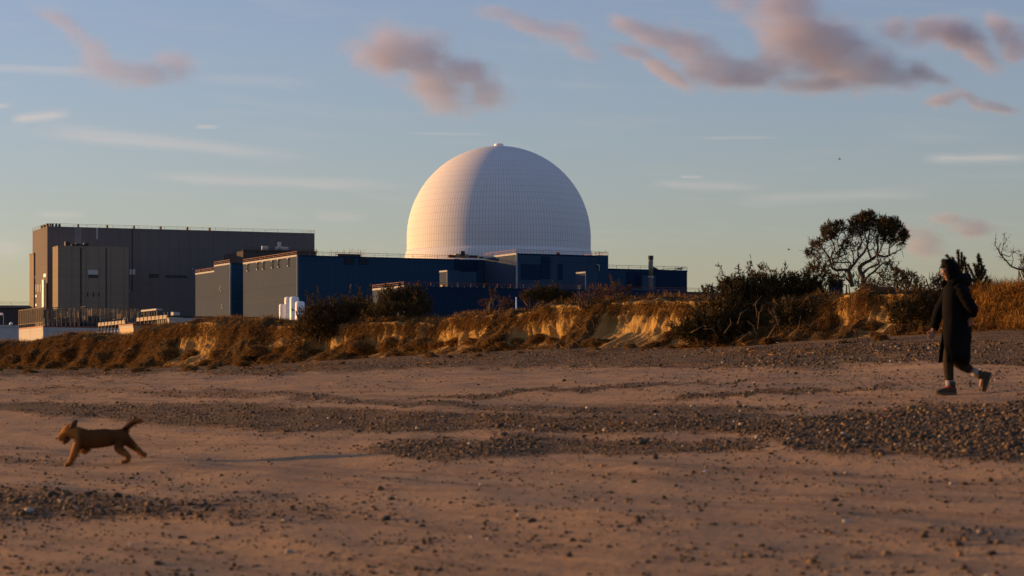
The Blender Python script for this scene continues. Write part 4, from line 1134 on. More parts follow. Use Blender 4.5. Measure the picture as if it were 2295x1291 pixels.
for x, y, r, dn in CLUST:
    c0 = zp(x, y, rng.uniform(-.4, .4)) - org; rr_ = r / 4.304 / F * TDIST
    m = int(dn * (40 + 0.048 * r * r))
    q = rng.normal(size=(m, 3)); q /= np.linalg.norm(q, axis=1, keepdims=True)
    rad = rng.uniform(.2, 1.0, m) ** .5 * rr_ * (1 + .25 * fbm(q[:, 0] * 2 + x, q[:, 1] * 2, q[:, 2] * 2, 2, 91))
    pv.append(c0 + q * rad[:, None]); pd.append(q + np.array([0, 0, .6]) + rng.normal(0, .3, (m, 3)))
pv, pd = np.concatenate(pv), np.concatenate(pd)
v, t, c = sprigs(pv, pd, rng.uniform(.075, .15, len(pv)), GORSE[rng.choice(4, len(pv))] * .9, rng, 9)
np_mesh('crown', v, t, M_GORSE, tree, False, {'tint': c})
tag(tree, 'wind bent bare stemmed gorse tree with dark tufted crown on the skyline', 'tree')

# --- young pines behind the walker
def pine(label, D, base, tops, seed):
    rng = np.random.default_rng(seed)
    root = empty('young_pine', tuple(P(*base, D))); org = np.array(root.location)
    V, T, C, o_ = [], [], [], 0
    first = True
    for path in tops:
        q = [np.array(list(P(x, y, D + rng.uniform(-.15, .15)))) - org for x, y in path]
        MB().tube(q, [.02] + [.012] * (len(q) - 2) + [.005], 5).build('trunk' if first else 'branch', M_BARK, root); first = False
        for a, e in zip(q[:-1], q[1:]):
            L = np.linalg.norm(e - a); m = int(L * 1500)
            f = rng.random((m, 1)); pts = a + (e - a) * f
            d = (e - a) / L * rng.uniform(.5, 1.3, (m, 1)) + rng.normal(0, .7, (m, 3))
            v, t, c = blades(pts, d, rng.uniform(.04, .095, m), rng.uniform(.008, .013, m), GORSE[rng.choice(4, m)] * rng.uniform(.6, 1.3, (m, 1)), .1, rng)
            V.append(v); T.append(t + o_); C.append(c); o_ += len(v)
    np_mesh('needles', np.concatenate(V), np.concatenate(T), M_GORSE, root, False, {'tint': np.concatenate(C)})
    tag(root, label, 'pine', 'young pines behind the walker')
pine('spiky young pine rising right behind the walker\'s hood', 61.3, (2152, 650),
     [[(2152, 652), (2150, 610), (2147, 562)], [(2150, 630), (2158, 600), (2162, 577)], [(2150, 625), (2138, 590), (2122, 573)], [(2150, 612), (2155, 588), (2155, 568)], [(2150, 605), (2140, 588), (2135, 578)], [(2152, 640), (2166, 612), (2163, 590)]], 31)
pine('bushy young pine standing clear right of the walker', 61.0, (2193, 655),
     [[(2193, 655), (2194, 610), (2193, 571)], [(2194, 625), (2200, 600), (2197, 580)], [(2194, 620), (2186, 603), (2183, 592)], [(2193, 640), (2180, 615), (2169, 594)], [(2193, 640), (2176, 625), (2166, 606)], [(2193, 635), (2206, 615), (2208, 606)], [(2193, 645), (2208, 632), (2212, 620)], [(2193, 648), (2212, 640), (2219, 628)], [(2193, 648), (2176, 640), (2170, 626)], [(2193, 630), (2200, 612), (2204, 598)], [(2193, 650), (2204, 645), (2214, 634)], [(2193, 632), (2188, 612), (2189, 596)]], 33)
# --- bush with a dead branch at the right edge
eb = bush('gorse_bush', 'gorse bush on the right edge with a bare branch reaching left', [(2296, 600, 13, 26), (2312, 606, 22, 34)], 61.5, 420, 5, (.07, .15), seed=35)
rng = np.random.default_rng(12); org = np.array(eb.location)
mb = MB()
def zq(x, y): return np.array(list(P(x / 3.073 + 2020, y / 3.073 + 500, 61.3))) - org
BR = [([(850, 325), (800, 312), (758, 298), (715, 258), (690, 214), (660, 184), (645, 150), (652, 105)], .026, .006), ([(715, 258), (692, 205), (702, 140), (715, 78)], .014, .005), ([(690, 214), (740, 230), (768, 200), (822, 215)], .013, .005),
      ([(758, 298), (770, 250), (758, 205)], .012, .005), ([(700, 240), (690, 245), (686, 235)], .01, .005), ([(680, 205), (676, 170), (684, 150)], .009, .004), ([(702, 150), (725, 135), (722, 110)], .008, .004), ([(768, 205), (790, 185), (815, 195)], .008, .004), ([(700, 170), (712, 190), (722, 160)], .008, .004)]
tips = []
for pts, r0, r1 in BR:
    q = [zq(x, y) + rng.normal(0, .012, 3) for x, y in pts]; mb.tube(q, list(np.linspace(r0, r1, len(q))), 6); tips += q[2:]
for p in tips:
    for k in range(4):
        e = p + rng.normal(0, .075, 3) + np.array([0, 0, .03]); mb.tube([p, (p + e) / 2 + rng.normal(0, .015, 3), e], [.006, .004, .002], 4, True, False)
mb.build('bare_branch', M_BARK, eb)
tp = np.array([t for t in tips for _ in range(7)]); tp = tp + rng.normal(0, .07, tp.shape)
v, t, c = sprigs(tp, rng.normal(0, 1, tp.shape) + np.array([0, 0, .5]), rng.uniform(.03, .06, len(tp)), GORSE[rng.choice(4, len(tp))] * 1.3, rng, 5)
np_mesh('sparse_leaves', v, t, M_GORSE, eb, False, {'tint': c})

# --- dead branches thrown down at the cliff foot
rng = np.random.default_rng(21)
for px, py, L, an in ((1560, 742, .5, .3), (1600, 752, .6, 2.6), (1628, 735, .5, 1.2), (1665, 760, .7, .5), (1690, 742, .6, 2.2), (1702, 725, .8, 1.3), (1728, 748, .7, .9), (1745, 730, .9, 1.9), (1752, 765, .6, .2), (1775, 742, .8, 1.1), (1795, 755, .7, 2.7), (1812, 770, .6, .6),
                      (1700, 700, .8, 1.4), (1660, 715, .6, 1.0), (1840, 768, .5, 2.5), (1585, 775, .3, 2.0), (1740, 712, .6, 2.3), (1475, 782, .25, 1.0), (1090, 752, .55, .4), (1078, 748, .4, 2.4)):
    s0 = 1.6 if py > 720 else 1.1
    yy = float(px2Y(px, s0)); p = np.array(list(P(px, py, yy - .9)))
    d = np.array([math.cos(an), rng.uniform(-.5, .2), math.sin(an)]); n0 = rng.normal(0, .05, 3)
    L *= .55; mb = MB(); e = p + d * L; m = (p + e) / 2 + n0 * 1.5
    mb.tube([p - d * .15, m, e], [.011, .009, .004], 5)
    for k in range(3):
        b0 = m + (e - m) * rng.uniform(-.4, .7); mb.tube([b0, b0 + (d * .5 + rng.normal(0, .6, 3)) * L * .35], [.006, .002], 4)
    o = mb.build('dead_branch', M_DEADWOOD)
    tag(o, 'bare dead branch lying among the turf and gorse at the cliff foot', 'branch', 'dead branches along the foot of the cliff')

# --- shingle: every belt is real stones
def stone_material(name):
    t = NT(name)
    t.base(t.mix(t.math('MULTIPLY', t.noise(t.coord(), 40, 3), .35), t.attr('tint', 'Color'), (.15, .105, .065)))
    t.rough(.8); t.b.inputs['Specular IOR Level'].default_value = .25
    return t.m
M_STONE = stone_material('pebble_stone')
PEB = np.array([[.036, .024, .013], [.080, .050, .024], [.132, .081, .036], [.060, .044, .030], [.19, .118, .052], [.46, .37, .26], [.28, .12, .04]])
def stones(x, y, z, r, tint, IV, IT, rng):
    n = len(x); a = rng.uniform(0, 6.28, n); ca, sa = np.cos(a), np.sin(a)
    sc = np.stack([r * rng.uniform(.8, 1.35, n), r * rng.uniform(.7, 1.1, n), r * rng.uniform(.45, .85, n)], 1)
    V = IV[None] * sc[:, None, :] * (1 + rng.normal(0, .10, (n, len(IV), 1)))
    X = V[:, :, 0] * ca[:, None] - V[:, :, 1] * sa[:, None]; Y = V[:, :, 0] * sa[:, None] + V[:, :, 1] * ca[:, None]
    V = np.stack([X + x[:, None], Y + y[:, None], V[:, :, 2] + (z + sc[:, 2] * .35)[:, None]], 2).reshape(-1, 3)
    T = (IT[None] + (np.arange(n) * len(IV))[:, None, None]).reshape(-1, 3)
    return V, T, np.repeat(tint, len(IV), 0)
rng = np.random.default_rng(99)
N = 520000
px = rng.uniform(-160, 2455, N); py = rng.uniform(728, 1300, N)
cv_ = cover(px, py)
rowf = np.interp(py, [728, 850, 940, 1020, 1180, 1300], [1.0, .95, .62, .50, .34, .30])
scat = np.interp(py, [780, 830, 900, 980, 1060, 1290], [.15, .14, .09, .045, .034, .026]) * np.clip(1 + 1.7 * fbm(px / 120, py / 14, 0, 4, 35), .03, 4)
k = rng.random(N) < np.maximum(cv_ * rowf * .62 * np.clip(.75 + .6 * fbm(px / 70, py / 16, 0, 3, 37), .2, 1.2), scat * .5)
px, py, cvk = px[k], py[k], cv_[k]
x, y, z = ground_hit(px, py)
s_, t_q = xy2st(x, y); ok = s_ > sb_of(t_q) + .5; x, y, z, cvk, px, py = x[ok], y[ok], z[ok], cvk[ok], px[ok], py[ok]
r = np.exp(rng.normal(math.log(.0125), .45, len(x))) * np.where(cvk > .4, 1.0, .78) * np.interp(y, [14, 30, 70, 110], [.85, 1.0, 1.5, 1.9])
r = np.clip(r * np.where((px < 1560) & (py < 1060), .80, 1.0), .006, .055)
ti = PEB[rng.choice(7, len(x), p=(.27, .27, .19, .14, .085, .035, .01))] * rng.uniform(.8, 1.2, (len(x), 1))
near = y < 31
VV, TT, CC = [], [], []; o_ = 0
for sel, iv, it in ((near, IV2, IT2), (~near, IV1, IT1)):
    v, t, c = stones(x[sel], y[sel], z[sel], r[sel], ti[sel], iv, it, rng); VV.append(v); TT.append(t + o_); CC.append(c); o_ += len(v)
g_ = np_mesh('shingle', np.concatenate(VV), np.concatenate(TT), M_STONE, None, True, {'tint': np.concatenate(CC)})
tag(g_, 'belts of small dark shingle and scattered pebbles over the sand', 'shingle', None, 'stuff')
print('pebbles', len(x), 'near', near.sum())
# single larger stones lying on the sand
protos = []
for q in range(8):
    rg = np.random.default_rng(200 + q); V = IV3.copy(); nz = 1 + .16 * fbm(V[:, 0] * 1.4 + q * 3, V[:, 1] * 1.4, V[:, 2] * 1.4, 3, 200 + q)
    V = V * nz[:, None] * np.array([1.15, .9, .62]); V[:, 2] += .3
    o = np_mesh('beach_stone', V, IT3, M_STONE, None, True, {'tint': np.tile(PEB[(0, 1, 0, 3, 2, 4, 1, 0)[q]], (len(V), 1))}); protos.append(o.data); bpy.data.objects.remove(o)
def big_stone(px, py, r, q, label, group=None, mesh=None):
    x, y, z = ground_hit(np.array([px], float), np.array([py], float))
    o = bpy.data.objects.new('beach_stone', mesh or protos[q]); COL.objects.link(o)
    o.location = (x[0], y[0], z[0] - .003); o.scale = (r, r, r * rng.uniform(.8, 1.2)); o.rotation_euler = (rng.uniform(-.2, .2), rng.uniform(-.2, .2), rng.uniform(0, 6.28))
    tag(o, label, 'stone', group)
for i in range(150):
    py = 1030 + 265 * rng.random() ** .8; px = rng.uniform(-20, 2315)
    big_stone(px, py, rng.uniform(.008, .020) * (1.25 if rng.random() < .12 else 1), int(rng.integers(0, 8)), 'small dark rounded stone lying alone on the open sand', 'loose stones on the open sand')
def coloured(c):
    me = protos[3].copy(); a = me.attributes['tint']; n = len(me.vertices); a.data.foreach_set('color', np.tile(np.array([*c, 1.0], np.float32), n)); return me
WHT = coloured((.55, .50, .42)); ORG = coloured((.50, .22, .05)); DRK = coloured((.03, .028, .03))
for px, py, r, me, lab in ((1352, 1046, .042, ORG, 'orange brown stone shining on the sand below the middle shingle'), (296, 1222, .028, WHT, 'pale stone on the sand low in the left corner area'), (1897, 1170, .034, WHT, 'whitest stone on the sand below the right hand shingle'),
                           (1078, 1087, .026, WHT, 'pale yellowish stone on bare sand under the dome'), (1965, 1150, .030, ORG, 'ochre stone close to the whitest stone'), (1582, 1057, .028, WHT, 'pale stone beside a black one at the shingle edge'),
                           (1622, 1051, .036, DRK, 'black stone beside a pale one at the shingle edge'), (408, 1206, .045, DRK, 'black flat stone on the sand low on the left'), (865, 1166, .06, DRK, 'long black driftwood like stone in a loose row of stones'), (945, 1181, .04, DRK, 'black round stone right of the long black one'),
                           (1872, 1123, .042, DRK, 'black stone alone above the whitest stone'), (354, 1265, .04, DRK, 'black stone near the bottom edge on the left'), (2220, 1244, .05, DRK, 'broad black stone near the bottom right corner'), (1420, 1082, .05, DRK, 'black stone with a short trail right of the orange one')):
    big_stone(px, py, r * .68, 0, lab, None, me)

# ------------------------------------------------------------------ the walker and the dog
def skin_body(name, nodes, edges, mat, parent=None, root=0, sub=2, smooth=True):
    """nodes: (position, radius) ; grows one continuous surface over the joints"""
    me = bpy.data.meshes.new(name)
    me.from_pydata([tuple(p) for p, _ in nodes], edges, [])
    o = link_mesh(name, me, None, parent)
    md = o.modifiers.new('skin', 'SKIN'); md.use_smooth_shade = smooth; md.branch_smoothing = 0.6
    sv = me.skin_vertices[0].data
    for i, (_, r) in enumerate(nodes):
        sv[i].radius = r if hasattr(r, '__len__') else (r, r); sv[i].use_root = (i == root)
    ss = o.modifiers.new('sub', 'SUBSURF'); ss.levels = sub; ss.render_levels = sub
    bpy.context.view_layer.update()
    dg = bpy.context.evaluated_depsgraph_get()
    m2 = bpy.data.meshes.new_from_object(o.evaluated_get(dg))
    o.modifiers.clear(); o.data = m2; m2.name = name
    m2.materials.clear(); m2.materials.append(mat)
    m2.polygons.foreach_set('use_smooth', [True] * len(m2.polygons))
    bpy.data.meshes.remove(me)
    return o

# ---- walker
gx, gy, gz = (float(a[0]) for a in ground_hit(np.array([2124.]), np.array([884.])))
PD = gy; kp = PD / F
person = empty('person', (gx, PD, gz))
tag(person, 'person in a long dark hooded coat and boots striding left along the beach', 'person')
def W_(px, py, dy=0.0): return P(px, py, PD + dy) - Vector((gx, PD, gz))
M_SKIN = m_plain('skin', (0.34, 0.17, 0.11), 0.6, 0.08, 30)
def cloth(name, c, sc=60):
    t = NT(name); n_ = t.noise(t.coord(), sc, 4); f = t.noise(t.coord(), 5, 4)
    t.base(t.mix(f, mul(c, .7), mul(c, 1.35))); t.rough(.95); t.b.inputs['Specular IOR Level'].default_value = .08; t.bump(t.math('ADD', t.math('MULTIPLY', n_, .3), f), .5, .02)
    return t.m
M_COAT = cloth('dark_wool', (0.005, 0.0045, 0.005)); M_TROU = cloth('olive_cloth', (0.034, 0.026, 0.016)); M_SOCK = cloth('grey_sock', (0.30, 0.27, 0.24), 200); M_SOCKR = cloth('red_sock_band', (0.25, 0.03, 0.025), 200)
M_BOOT = m_plain('brown_suede', (0.055, 0.040, 0.024), .8, .3, 40); M_SOLE = m_plain('boot_sole', (0.09, 0.065, 0.035), .8); M_FUR = leaf_material('fur', .2); M_HAIR = m_plain('dark_hair', (0.03, 0.02, 0.015), .6, .4, 90)
nd = []; ed = []
def node(p, r, link=None):
    nd.append((p, r)); i = len(nd) - 1
    if link is not None: ed.append((link, i))
    return i
pel = node(W_(2143, 738), (.14, .12)); sp1 = node(W_(2144, 705), (.13, .11), pel); sp2 = node(W_(2146, 672), (.15, .12), sp1); ch = node(W_(2145, 650), (.13, .10), sp2)
nk = node(W_(2135, 634), .055, ch); jaw = node(W_(2124, 622), (.066, .07), nk); hd = node(W_(2122, 608), (.085, .078), jaw); cr = node(W_(2126, 597), (.07, .065), hd)
fc = node(W_(2110, 614), (.042, .05), hd)                  # front of the face
hl = node(W_(2138, 752, -.09), .095, pel); kl = node(W_(2124, 812, -.08), .062, hl); al = node(W_(2127, 864, -.08), .042, kl); fl = node(W_(2124, 880, -.08), .035, al); tl = node(W_(2107, 882, -.08), .028, fl)
hr = node(W_(2147, 752, .09), .095, pel); kr = node(W_(2140, 813, .08), .062, hr); ar = node(W_(2191, 838, .08), .042, kr); fr = node(W_(2203, 845, .08), .035, ar); trr = node(W_(2198, 868, .08), .028, fr)
def arm(sh, el, wr, pm, hand_dir, up):
    a = node(W_(*sh), .062, ch); e = node(W_(*el), .047, a); w = node(W_(*wr), .030, e); m = node(W_(*pm), (.034, .020), w)
    d = Vector(hand_dir).normalized(); u = Vector(up).normalized(); pc = W_(*pm)
    for k, (o_, L) in enumerate(((-.030, .060), (-.010, .072), (.011, .068), (.030, .052))):
        b0 = pc + d * .030 + u * o_; j1 = b0 + d * L * .5 + Vector((-.006, 0, -.004)); j2 = j1 + d * L * .35 + Vector((-.014, 0, -.010))
        n0 = node(b0, .0095, m); n1 = node(j1, .0085, n0); node(j2, .007, n1)
    t0 = node(pc + u * .040 + d * -.008, .010, m); t1 = node(pc + u * .058 + d * .022, .009, t0); node(pc + u * .060 + d * .045, .0075, t1)
arm((2152, 652, -.17), (2180, 694, -.24), (2179, 709, -.16), (2177, 717, -.13), (-.25, .35, -1), (-1, 0, -.2))
arm((2138, 652, .17), (2105, 695, .22), (2093, 736, .16), (2091, 744, .15), (-.35, -.1, -1), (-1, .2, .3))
skin_body('body', nd, ed, M_SKIN, person)
# face: nose, brow, eye, ear, mouth
nose = MB(); c0 = W_(2103.5, 614)
nose.lathe([(.004, .03), (.010, .012), (.016, -.006), (.012, -.016), (.003, -.02)], 8, tuple(c0 + Vector((-.006, 0, 0)))).build('nose', M_SKIN, person)
for dy in (-.032, .032): MB().lathe([(.001, -.011), (.009, -.006), (.011, 0), (.009, .006), (.001, .011)], 8, tuple(W_(2106.5, 610, dy))).build('eye', M_HAIR, person)
MB().tube([W_(2105, 621.5, -.022), W_(2103.3, 621.5, 0), W_(2105, 621.5, .022)], [.003, .006, .003], 6).build('mouth', m_plain('lips', (.35, .12, .10), .5), person)
hairm = MB()
for k in range(26):
    dy = random.uniform(-.07, .07); hairm.tube([W_(2110, 597 + random.uniform(-3, 2), dy), W_(2105, 602, dy * 1.1), W_(2106, 610 + random.uniform(-4, 6), dy * 1.35)], [.006, .005, .002], 4)
hairm.build('hair', M_HAIR, person)
# coat: rings of cloth, open at the front below the waist
ROWS = [  # row, left column, right column, half depth, opening (0 closed .. 1)
    (632, 2121, 2156, .10, 0), (640, 2118, 2166, .15, 0), (650, 2116, 2172, .205, 0), (662, 2115, 2173, .215, 0), (680, 2114, 2173, .21, 0), (700, 2114, 2173, .20, 0), (718, 2114, 2174, .20, .05), (735, 2113, 2175, .21, .12),
    (755, 2111, 2175, .215, .26), (775, 2109, 2174, .22, .38), (795, 2107, 2174, .225, .48), (812, 2106, 2169, .225, .52)]
nseg = 40; V = []; Fc = []
for j, (row, xl, xr, hd_, op) in enumerate(ROWS):
    for i in range(nseg + 1):
        # angle 0 at the front (-x); the near side (towards the camera) opens further back
        a0, a1 = 0.02 + 1.95 * op, 2 * PI - 0.02 - .30 * op
        a = a0 + (a1 - a0) * i / nseg
        cx_, rx = (xl + xr) / 2, (xr - xl) / 2
        wob = 1 + .055 * math.sin(a * 7 + row * .05) * min(1, max(0, (row - 690) / 80)) + .012 * math.sin(a * 13 + row * .11)
        rw = row + (4 * math.sin(a * 2 + 1) + (6 if row > 800 and 1.7 < a < 3.6 else 0) * 0.4 if row > 790 else 0)
        V.append(W_(cx_ - rx * math.cos(a) * wob, rw, -hd_ * math.sin(a) * wob))
for j in range(len(ROWS) - 1):
    for i in range(nseg):
        q = j * (nseg + 1) + i; Fc.append((q, q + 1, q + nseg + 2, q + nseg + 1))
coat = MB().add(V, Fc, True)
def sleeve(pts, rads, mb):
    f, rf = [], []
    for i in range(len(pts) - 1):
        for k in range(5):
            t_k = k / 5; p = pts[i].lerp(pts[i + 1], t_k); rd = rads[i] + (rads[i + 1] - rads[i]) * t_k
            f.append(p); rf.append(rd * (1 + .05 * math.sin((i * 5 + k) * 2.1)))
    f.append(pts[-1]); rf.append(rads[-1])
    mb.tube(f, rf, 16, True)
sleeve([W_(2146, 646, -.13), W_(2158, 660, -.20), W_(2172, 682, -.235), W_(2180, 694, -.235), W_(2180, 706, -.175)], [.085, .088, .078, .074, .052], coat)
sleeve([W_(2142, 646, .13), W_(2126, 662, .20), W_(2108, 690, .225), W_(2099, 714, .20), W_(2093, 738, .16)], [.088, .088, .074, .068, .056], coat)
co_ = coat.build('coat', M_COAT, person)
sd = co_.modifiers.new('cloth', 'SOLIDIFY'); sd.thickness = .012; sd.offset = -1
# hood up over the head with a furry rim, its fold resting on the back
hood = MB(); V = []; Fc = []
hc = W_(2127, 609); n1, n2 = 20, 12
ax = Vector((1, 0, .16)).normalized()                    # points out of the back of the hood
uu = Vector((0, 1, 0)); ww = ax.cross(uu).normalized()
for j in range(n2 + 1):
    th = PI * .60 * (1 - j / n2)                          # from the rim to the back pole
    for i in range(n1):
        a = 2 * PI * i / n1; sz = 1.0 + (.16 if math.sin(a) * ww.z < 0 else 0) * abs(math.sin(a))
        V.append(hc + ax * (.130 * math.cos(th)) + (uu * (.130 * math.cos(a)) + ww * (.156 * sz * math.sin(a))) * math.sin(th))
for j in range(n2):
    for i in range(n1):
        a, b_ = j * n1 + i, j * n1 + (i + 1) % n1; Fc.append((a, b_, b_ + n1, a + n1))
hood.add(V, Fc, True)
hood.tube([W_(2126, 636, -.09), W_(2148, 630, -.10), W_(2162, 628, 0), W_(2148, 630, .10), W_(2126, 636, .09)], [.045, .07, .082, .07, .045], 12)
hood.tube([W_(2116, 634, -.05), W_(2114, 637, 0), W_(2116, 634, .05)], [.03, .035, .03], 10)
ho = hood.build('hood', M_COAT, person); sd = ho.modifiers.new('cloth', 'SOLIDIFY'); sd.thickness = .012; sd.offset = 1
rim = np.array([list(V[i]) for i in range(n1)]); rng = np.random.default_rng(4)
k = rng.integers(0, n1, 1500); f = rng.random((1500, 1)); bp = rim[k] * (1 - f) + rim[(k + 1) % n1] * f
cen = rim.mean(0); d = (bp - cen); d /= np.linalg.norm(d, axis=1, keepdims=True)
d = d * .6 + np.array([-.55, 0, .05]) + rng.normal(0, .45, d.shape)
v, t, c = blades(bp + rng.normal(0, .006, bp.shape), d, rng.uniform(.02, .048, 1500), rng.uniform(.004, .008, 1500), np.array([[.075, .050, .030], [.045, .03, .02], [.13, .09, .055]])[rng.choice(3, 1500)], .3, rng)
np_mesh('fur_trim', v, t, M_FUR, person, False, {'tint': c})
# trousers, socks, boots
tn = []; te = []
for p, r, l_ in ((W_(2143, 742), (.135, .12), None), (W_(2137, 757, -.085), .105, 0), (W_(2125, 808, -.08), .076, 1), (W_(2126, 832, -.08), .066, 2), (W_(2128, 856, -.08), .060, 3), (W_(2148, 757, .085), .105, 0), (W_(2140, 810, .08), .076, 5), (W_(2163, 823, .08), .068, 6), (W_(2182, 832, .08), .060, 7)):
    tn.append((p, r))
    if l_ is not None: te.append((l_, len(tn) - 1))
skin_body('trousers', tn, te, M_TROU, person)
MB().tube([W_(2127.5, 853, -.08), W_(2128, 862, -.08), W_(2128, 869, -.08)], [.050, .052, .048], 14).build('sock', M_SOCK, person)
MB().tube([W_(2128, 866, -.08), W_(2127.5, 870, -.08)], [.054, .053], 14).build('sock_band', M_SOCKR, person)
MB().tube([W_(2179, 831, .08), W_(2187, 835.5, .08), W_(2194, 839, .08)], [.050, .053, .048], 14).build('sock', M_SOCK, person)
MB().tube([W_(2193, 838, .08), W_(2196.5, 840, .08)], [.054, .053], 14).build('sock_band', M_SOCKR, person)
def boot(anchor, ang, side_dy):
    """boot pointing to -x with its sole along z = 0, turned by ang about the ankle"""
    secs = [(.085, .030, .075, .012), (.070, .042, .105, .0), (.040, .048, .130, .0), (.005, .046, .120, .0), (-.040, .044, .090, .0), (-.090, .046, .070, .0), (-.135, .044, .056, .004), (-.165, .032, .042, .010), (-.178, .012, .028, .016)]
    V = []; Fc = []; n = 16
    for x, hw, ht, zb2 in [(a_, b_ * .88, c_ * .9, d_ * .9) for a_, b_, c_, d_ in secs]:
        for i in range(n):
            a = 2 * PI * i / n; z = zb2 + (ht - zb2) * (.5 + .5 * math.sin(a)); z = max(z, zb2)
            V.append(Vector((x, hw * math.copysign(abs(math.cos(a)) ** .6, math.cos(a)), z)))
    for j in range(len(secs) - 1):
        for i in range(n):
            a, b_ = j * n + i, j * n + (i + 1) % n; Fc.append((a, a + n, b_ + n, b_))
    Fc.append(tuple(range(n))); Fc.append(tuple(reversed([(len(secs) - 1) * n + i for i in range(n)])))
    up = MB().add(V, Fc, True); up.tube([(.022, 0, .09), (.020, 0, .150)], [.056, .058], 16)
    so = MB(); n_ = 14; o1 = []
    for x, hw in ((.092, .018), (.080, .038), (.04, .050), (0, .046), (-.05, .046), (-.10, .050), (-.15, .045), (-.178, .028), (-.188, .008)): o1.append((x, hw))
    V2 = [Vector((x, -h, z)) for x, h in o1 for z in (-.016, .014)] + [Vector((x, h, z)) for x, h in o1 for z in (-.016, .014)]
    m = len(o1); F2 = []
    for i in range(m - 1):
        a = 2 * i; b_ = 2 * m + 2 * i
        F2 += [(a, a + 1, a + 3, a + 2), (b_, b_ + 2, b_ + 3, b_ + 1), (a, a + 2, b_ + 2, b_), (a + 1, b_ + 1, b_ + 3, a + 3)]
    F2 += [(0, 2 * m, 2 * m + 1, 1), (2 * m - 2, 2 * m - 1, 4 * m - 1, 4 * m - 2)]
    so.add(V2, F2)
    a_ = up.build('boot', M_BOOT, person); b2 = so.build('sole', M_SOLE, a_)
    a_.location = anchor; a_.rotation_euler = (0, ang, 0)
    return a_
boot(W_(2128, 881.5, -.08) , R(0), 0)
bt = boot(Vector((0, 0, 0)), R(-72), 0)
M_ = Matrix.Rotation(R(-72), 3, 'Y'); bt.location = W_(2193, 839, .08) - M_ @ Vector((.02, 0, .135))

# ---- dog
dx, dy_, dz = (float(a[0]) for a in ground_hit(np.array([205.]), np.array([1043.])))
GD = dy_; kd = GD / F
dog = empty('dog', (dx, GD, dz))
tag(dog, 'golden brown dog running left across the sand with its tail up', 'dog')
def G_(px, py, y=0.0): return P(px, py, GD + y) - Vector((dx, GD, dz))
t_ = NT('dog_fur'); co = t_.coord(); f = t_.noise(t_.mapping(co, (1, 1, 1)), 9, 5); h_ = t_.noise(t_.mapping(co, (60, 200, 200)), 1.0, 3)
sunlit_gold = t_.mix(f, (.28, .118, .028), (.42, .19, .048)); flank_shade = t_.mix(f, (.080, .033, .010), (.13, .055, .016))  # one golden coat, with sunlight and flank shade painted in as two tones
t_.base(t_.mix(t_.attr('flank_shade'), sunlit_gold, flank_shade)); t_.rough(.9); t_.b.inputs['Specular IOR Level'].default_value = .1; t_.bump(h_, .6, .01)
M_DOG = t_.m
nd = []; ed = []
def px_(n): return n * kd * (1.28 if n > 11 else 1.08)
sp = node(G_(226, 988), (px_(18), px_(18.5)))
ch2 = node(G_(203, 985), (px_(21), px_(22)), sp); sh = node(G_(186, 980), (px_(18), px_(19)), ch2); nk = node(G_(173, 972), (px_(13), px_(13)), sh)
hd = node(G_(157, 964), (px_(15), px_(14.5)), nk); br = node(G_(149, 965.5), (px_(12), px_(11.5)), hd); st = node(G_(142, 975), (px_(8.6), px_(8.2)), br); mz = node(G_(135, 981), (px_(8), px_(7.4)), st); ns = node(G_(129, 984.5), (px_(6.5), px_(6)), mz)
lo = node(G_(250, 979), (px_(15), px_(16)), sp); ru = node(G_(270, 976), (px_(15), px_(15.5)), lo)
t1 = node(G_(279, 963), px_(5), ru); t2 = node(G_(290, 951), px_(5.2), t1); t3 = node(G_(303, 944.5), px_(4.5), t2); node(G_(317, 942.5), px_(2), t3)
# near fore leg, reaching down to the sand
a = node(G_(176, 990, -.05), px_(12), sh); a = node(G_(171, 1004, -.07), px_(9.5), a); a = node(G_(163, 1022, -.075), px_(7), a); a = node(G_(156, 1037, -.075), px_(5), a); node(G_(146, 1044, -.08), px_(4.6), a)
# far fore leg, folded under the chest
a = node(G_(188, 1000, .055), px_(9), sh); a = node(G_(198, 1007, .075), px_(6.5), a); a = node(G_(190, 1012, .075), px_(5), a); node(G_(180, 1011, .075), px_(4.5), a)
# near hind leg
a = node(G_(268, 988, -.055), px_(14), ru); a = node(G_(263, 1006, -.075), px_(10), a); a = node(G_(279, 1015, -.075), px_(6.5), a); a = node(G_(288, 1021, -.075), px_(5.5), a); a = node(G_(284, 1033, -.075), px_(4.6), a); node(G_(270, 1038, -.08), px_(4.4), a)
# far hind leg, stretched behind
a = node(G_(280, 984, .05), px_(12.5), ru); a = node(G_(292, 994, .07), px_(9.5), a); a = node(G_(305, 1006, .07), px_(6), a); a = node(G_(315, 1015, .07), px_(5), a); node(G_(325, 1021, .07), px_(4.6), a)
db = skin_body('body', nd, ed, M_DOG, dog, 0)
me = db.data; n = len(me.vertices); co_ = np.empty(n * 3, np.float32); me.vertices.foreach_get('co', co_); co_ = co_.reshape(-1, 3)
nr = np.empty(n * 3, np.float32); me.vertices.foreach_get('normal', nr); nr = nr.reshape(-1, 3)
ppx = CX + F * (co_[:, 0] + dx) / GD; ppy = HY - F * (co_[:, 2] + dz) / GD      # shade painted into back and flanks, sunlit gold on head, chest and legs
shade_wt = sstep(ppx, 168, 186) * (1 - sstep(ppx, 296, 312)) * (1 - sstep(ppy + 5 * fbm(co_[:, 0] * 9, co_[:, 1] * 9, co_[:, 2] * 9, 2, 5), 1003, 1014))
a = me.attributes.new('flank_shade', 'FLOAT', 'POINT'); a.data.foreach_set('value', shade_wt.astype(np.float32))
rg = np.random.default_rng(6); k = rg.integers(0, n, 9000)
dd = nr[k] * .45 + np.array([.85, 0, -.25]) + rg.normal(0, .3, (9000, 3))
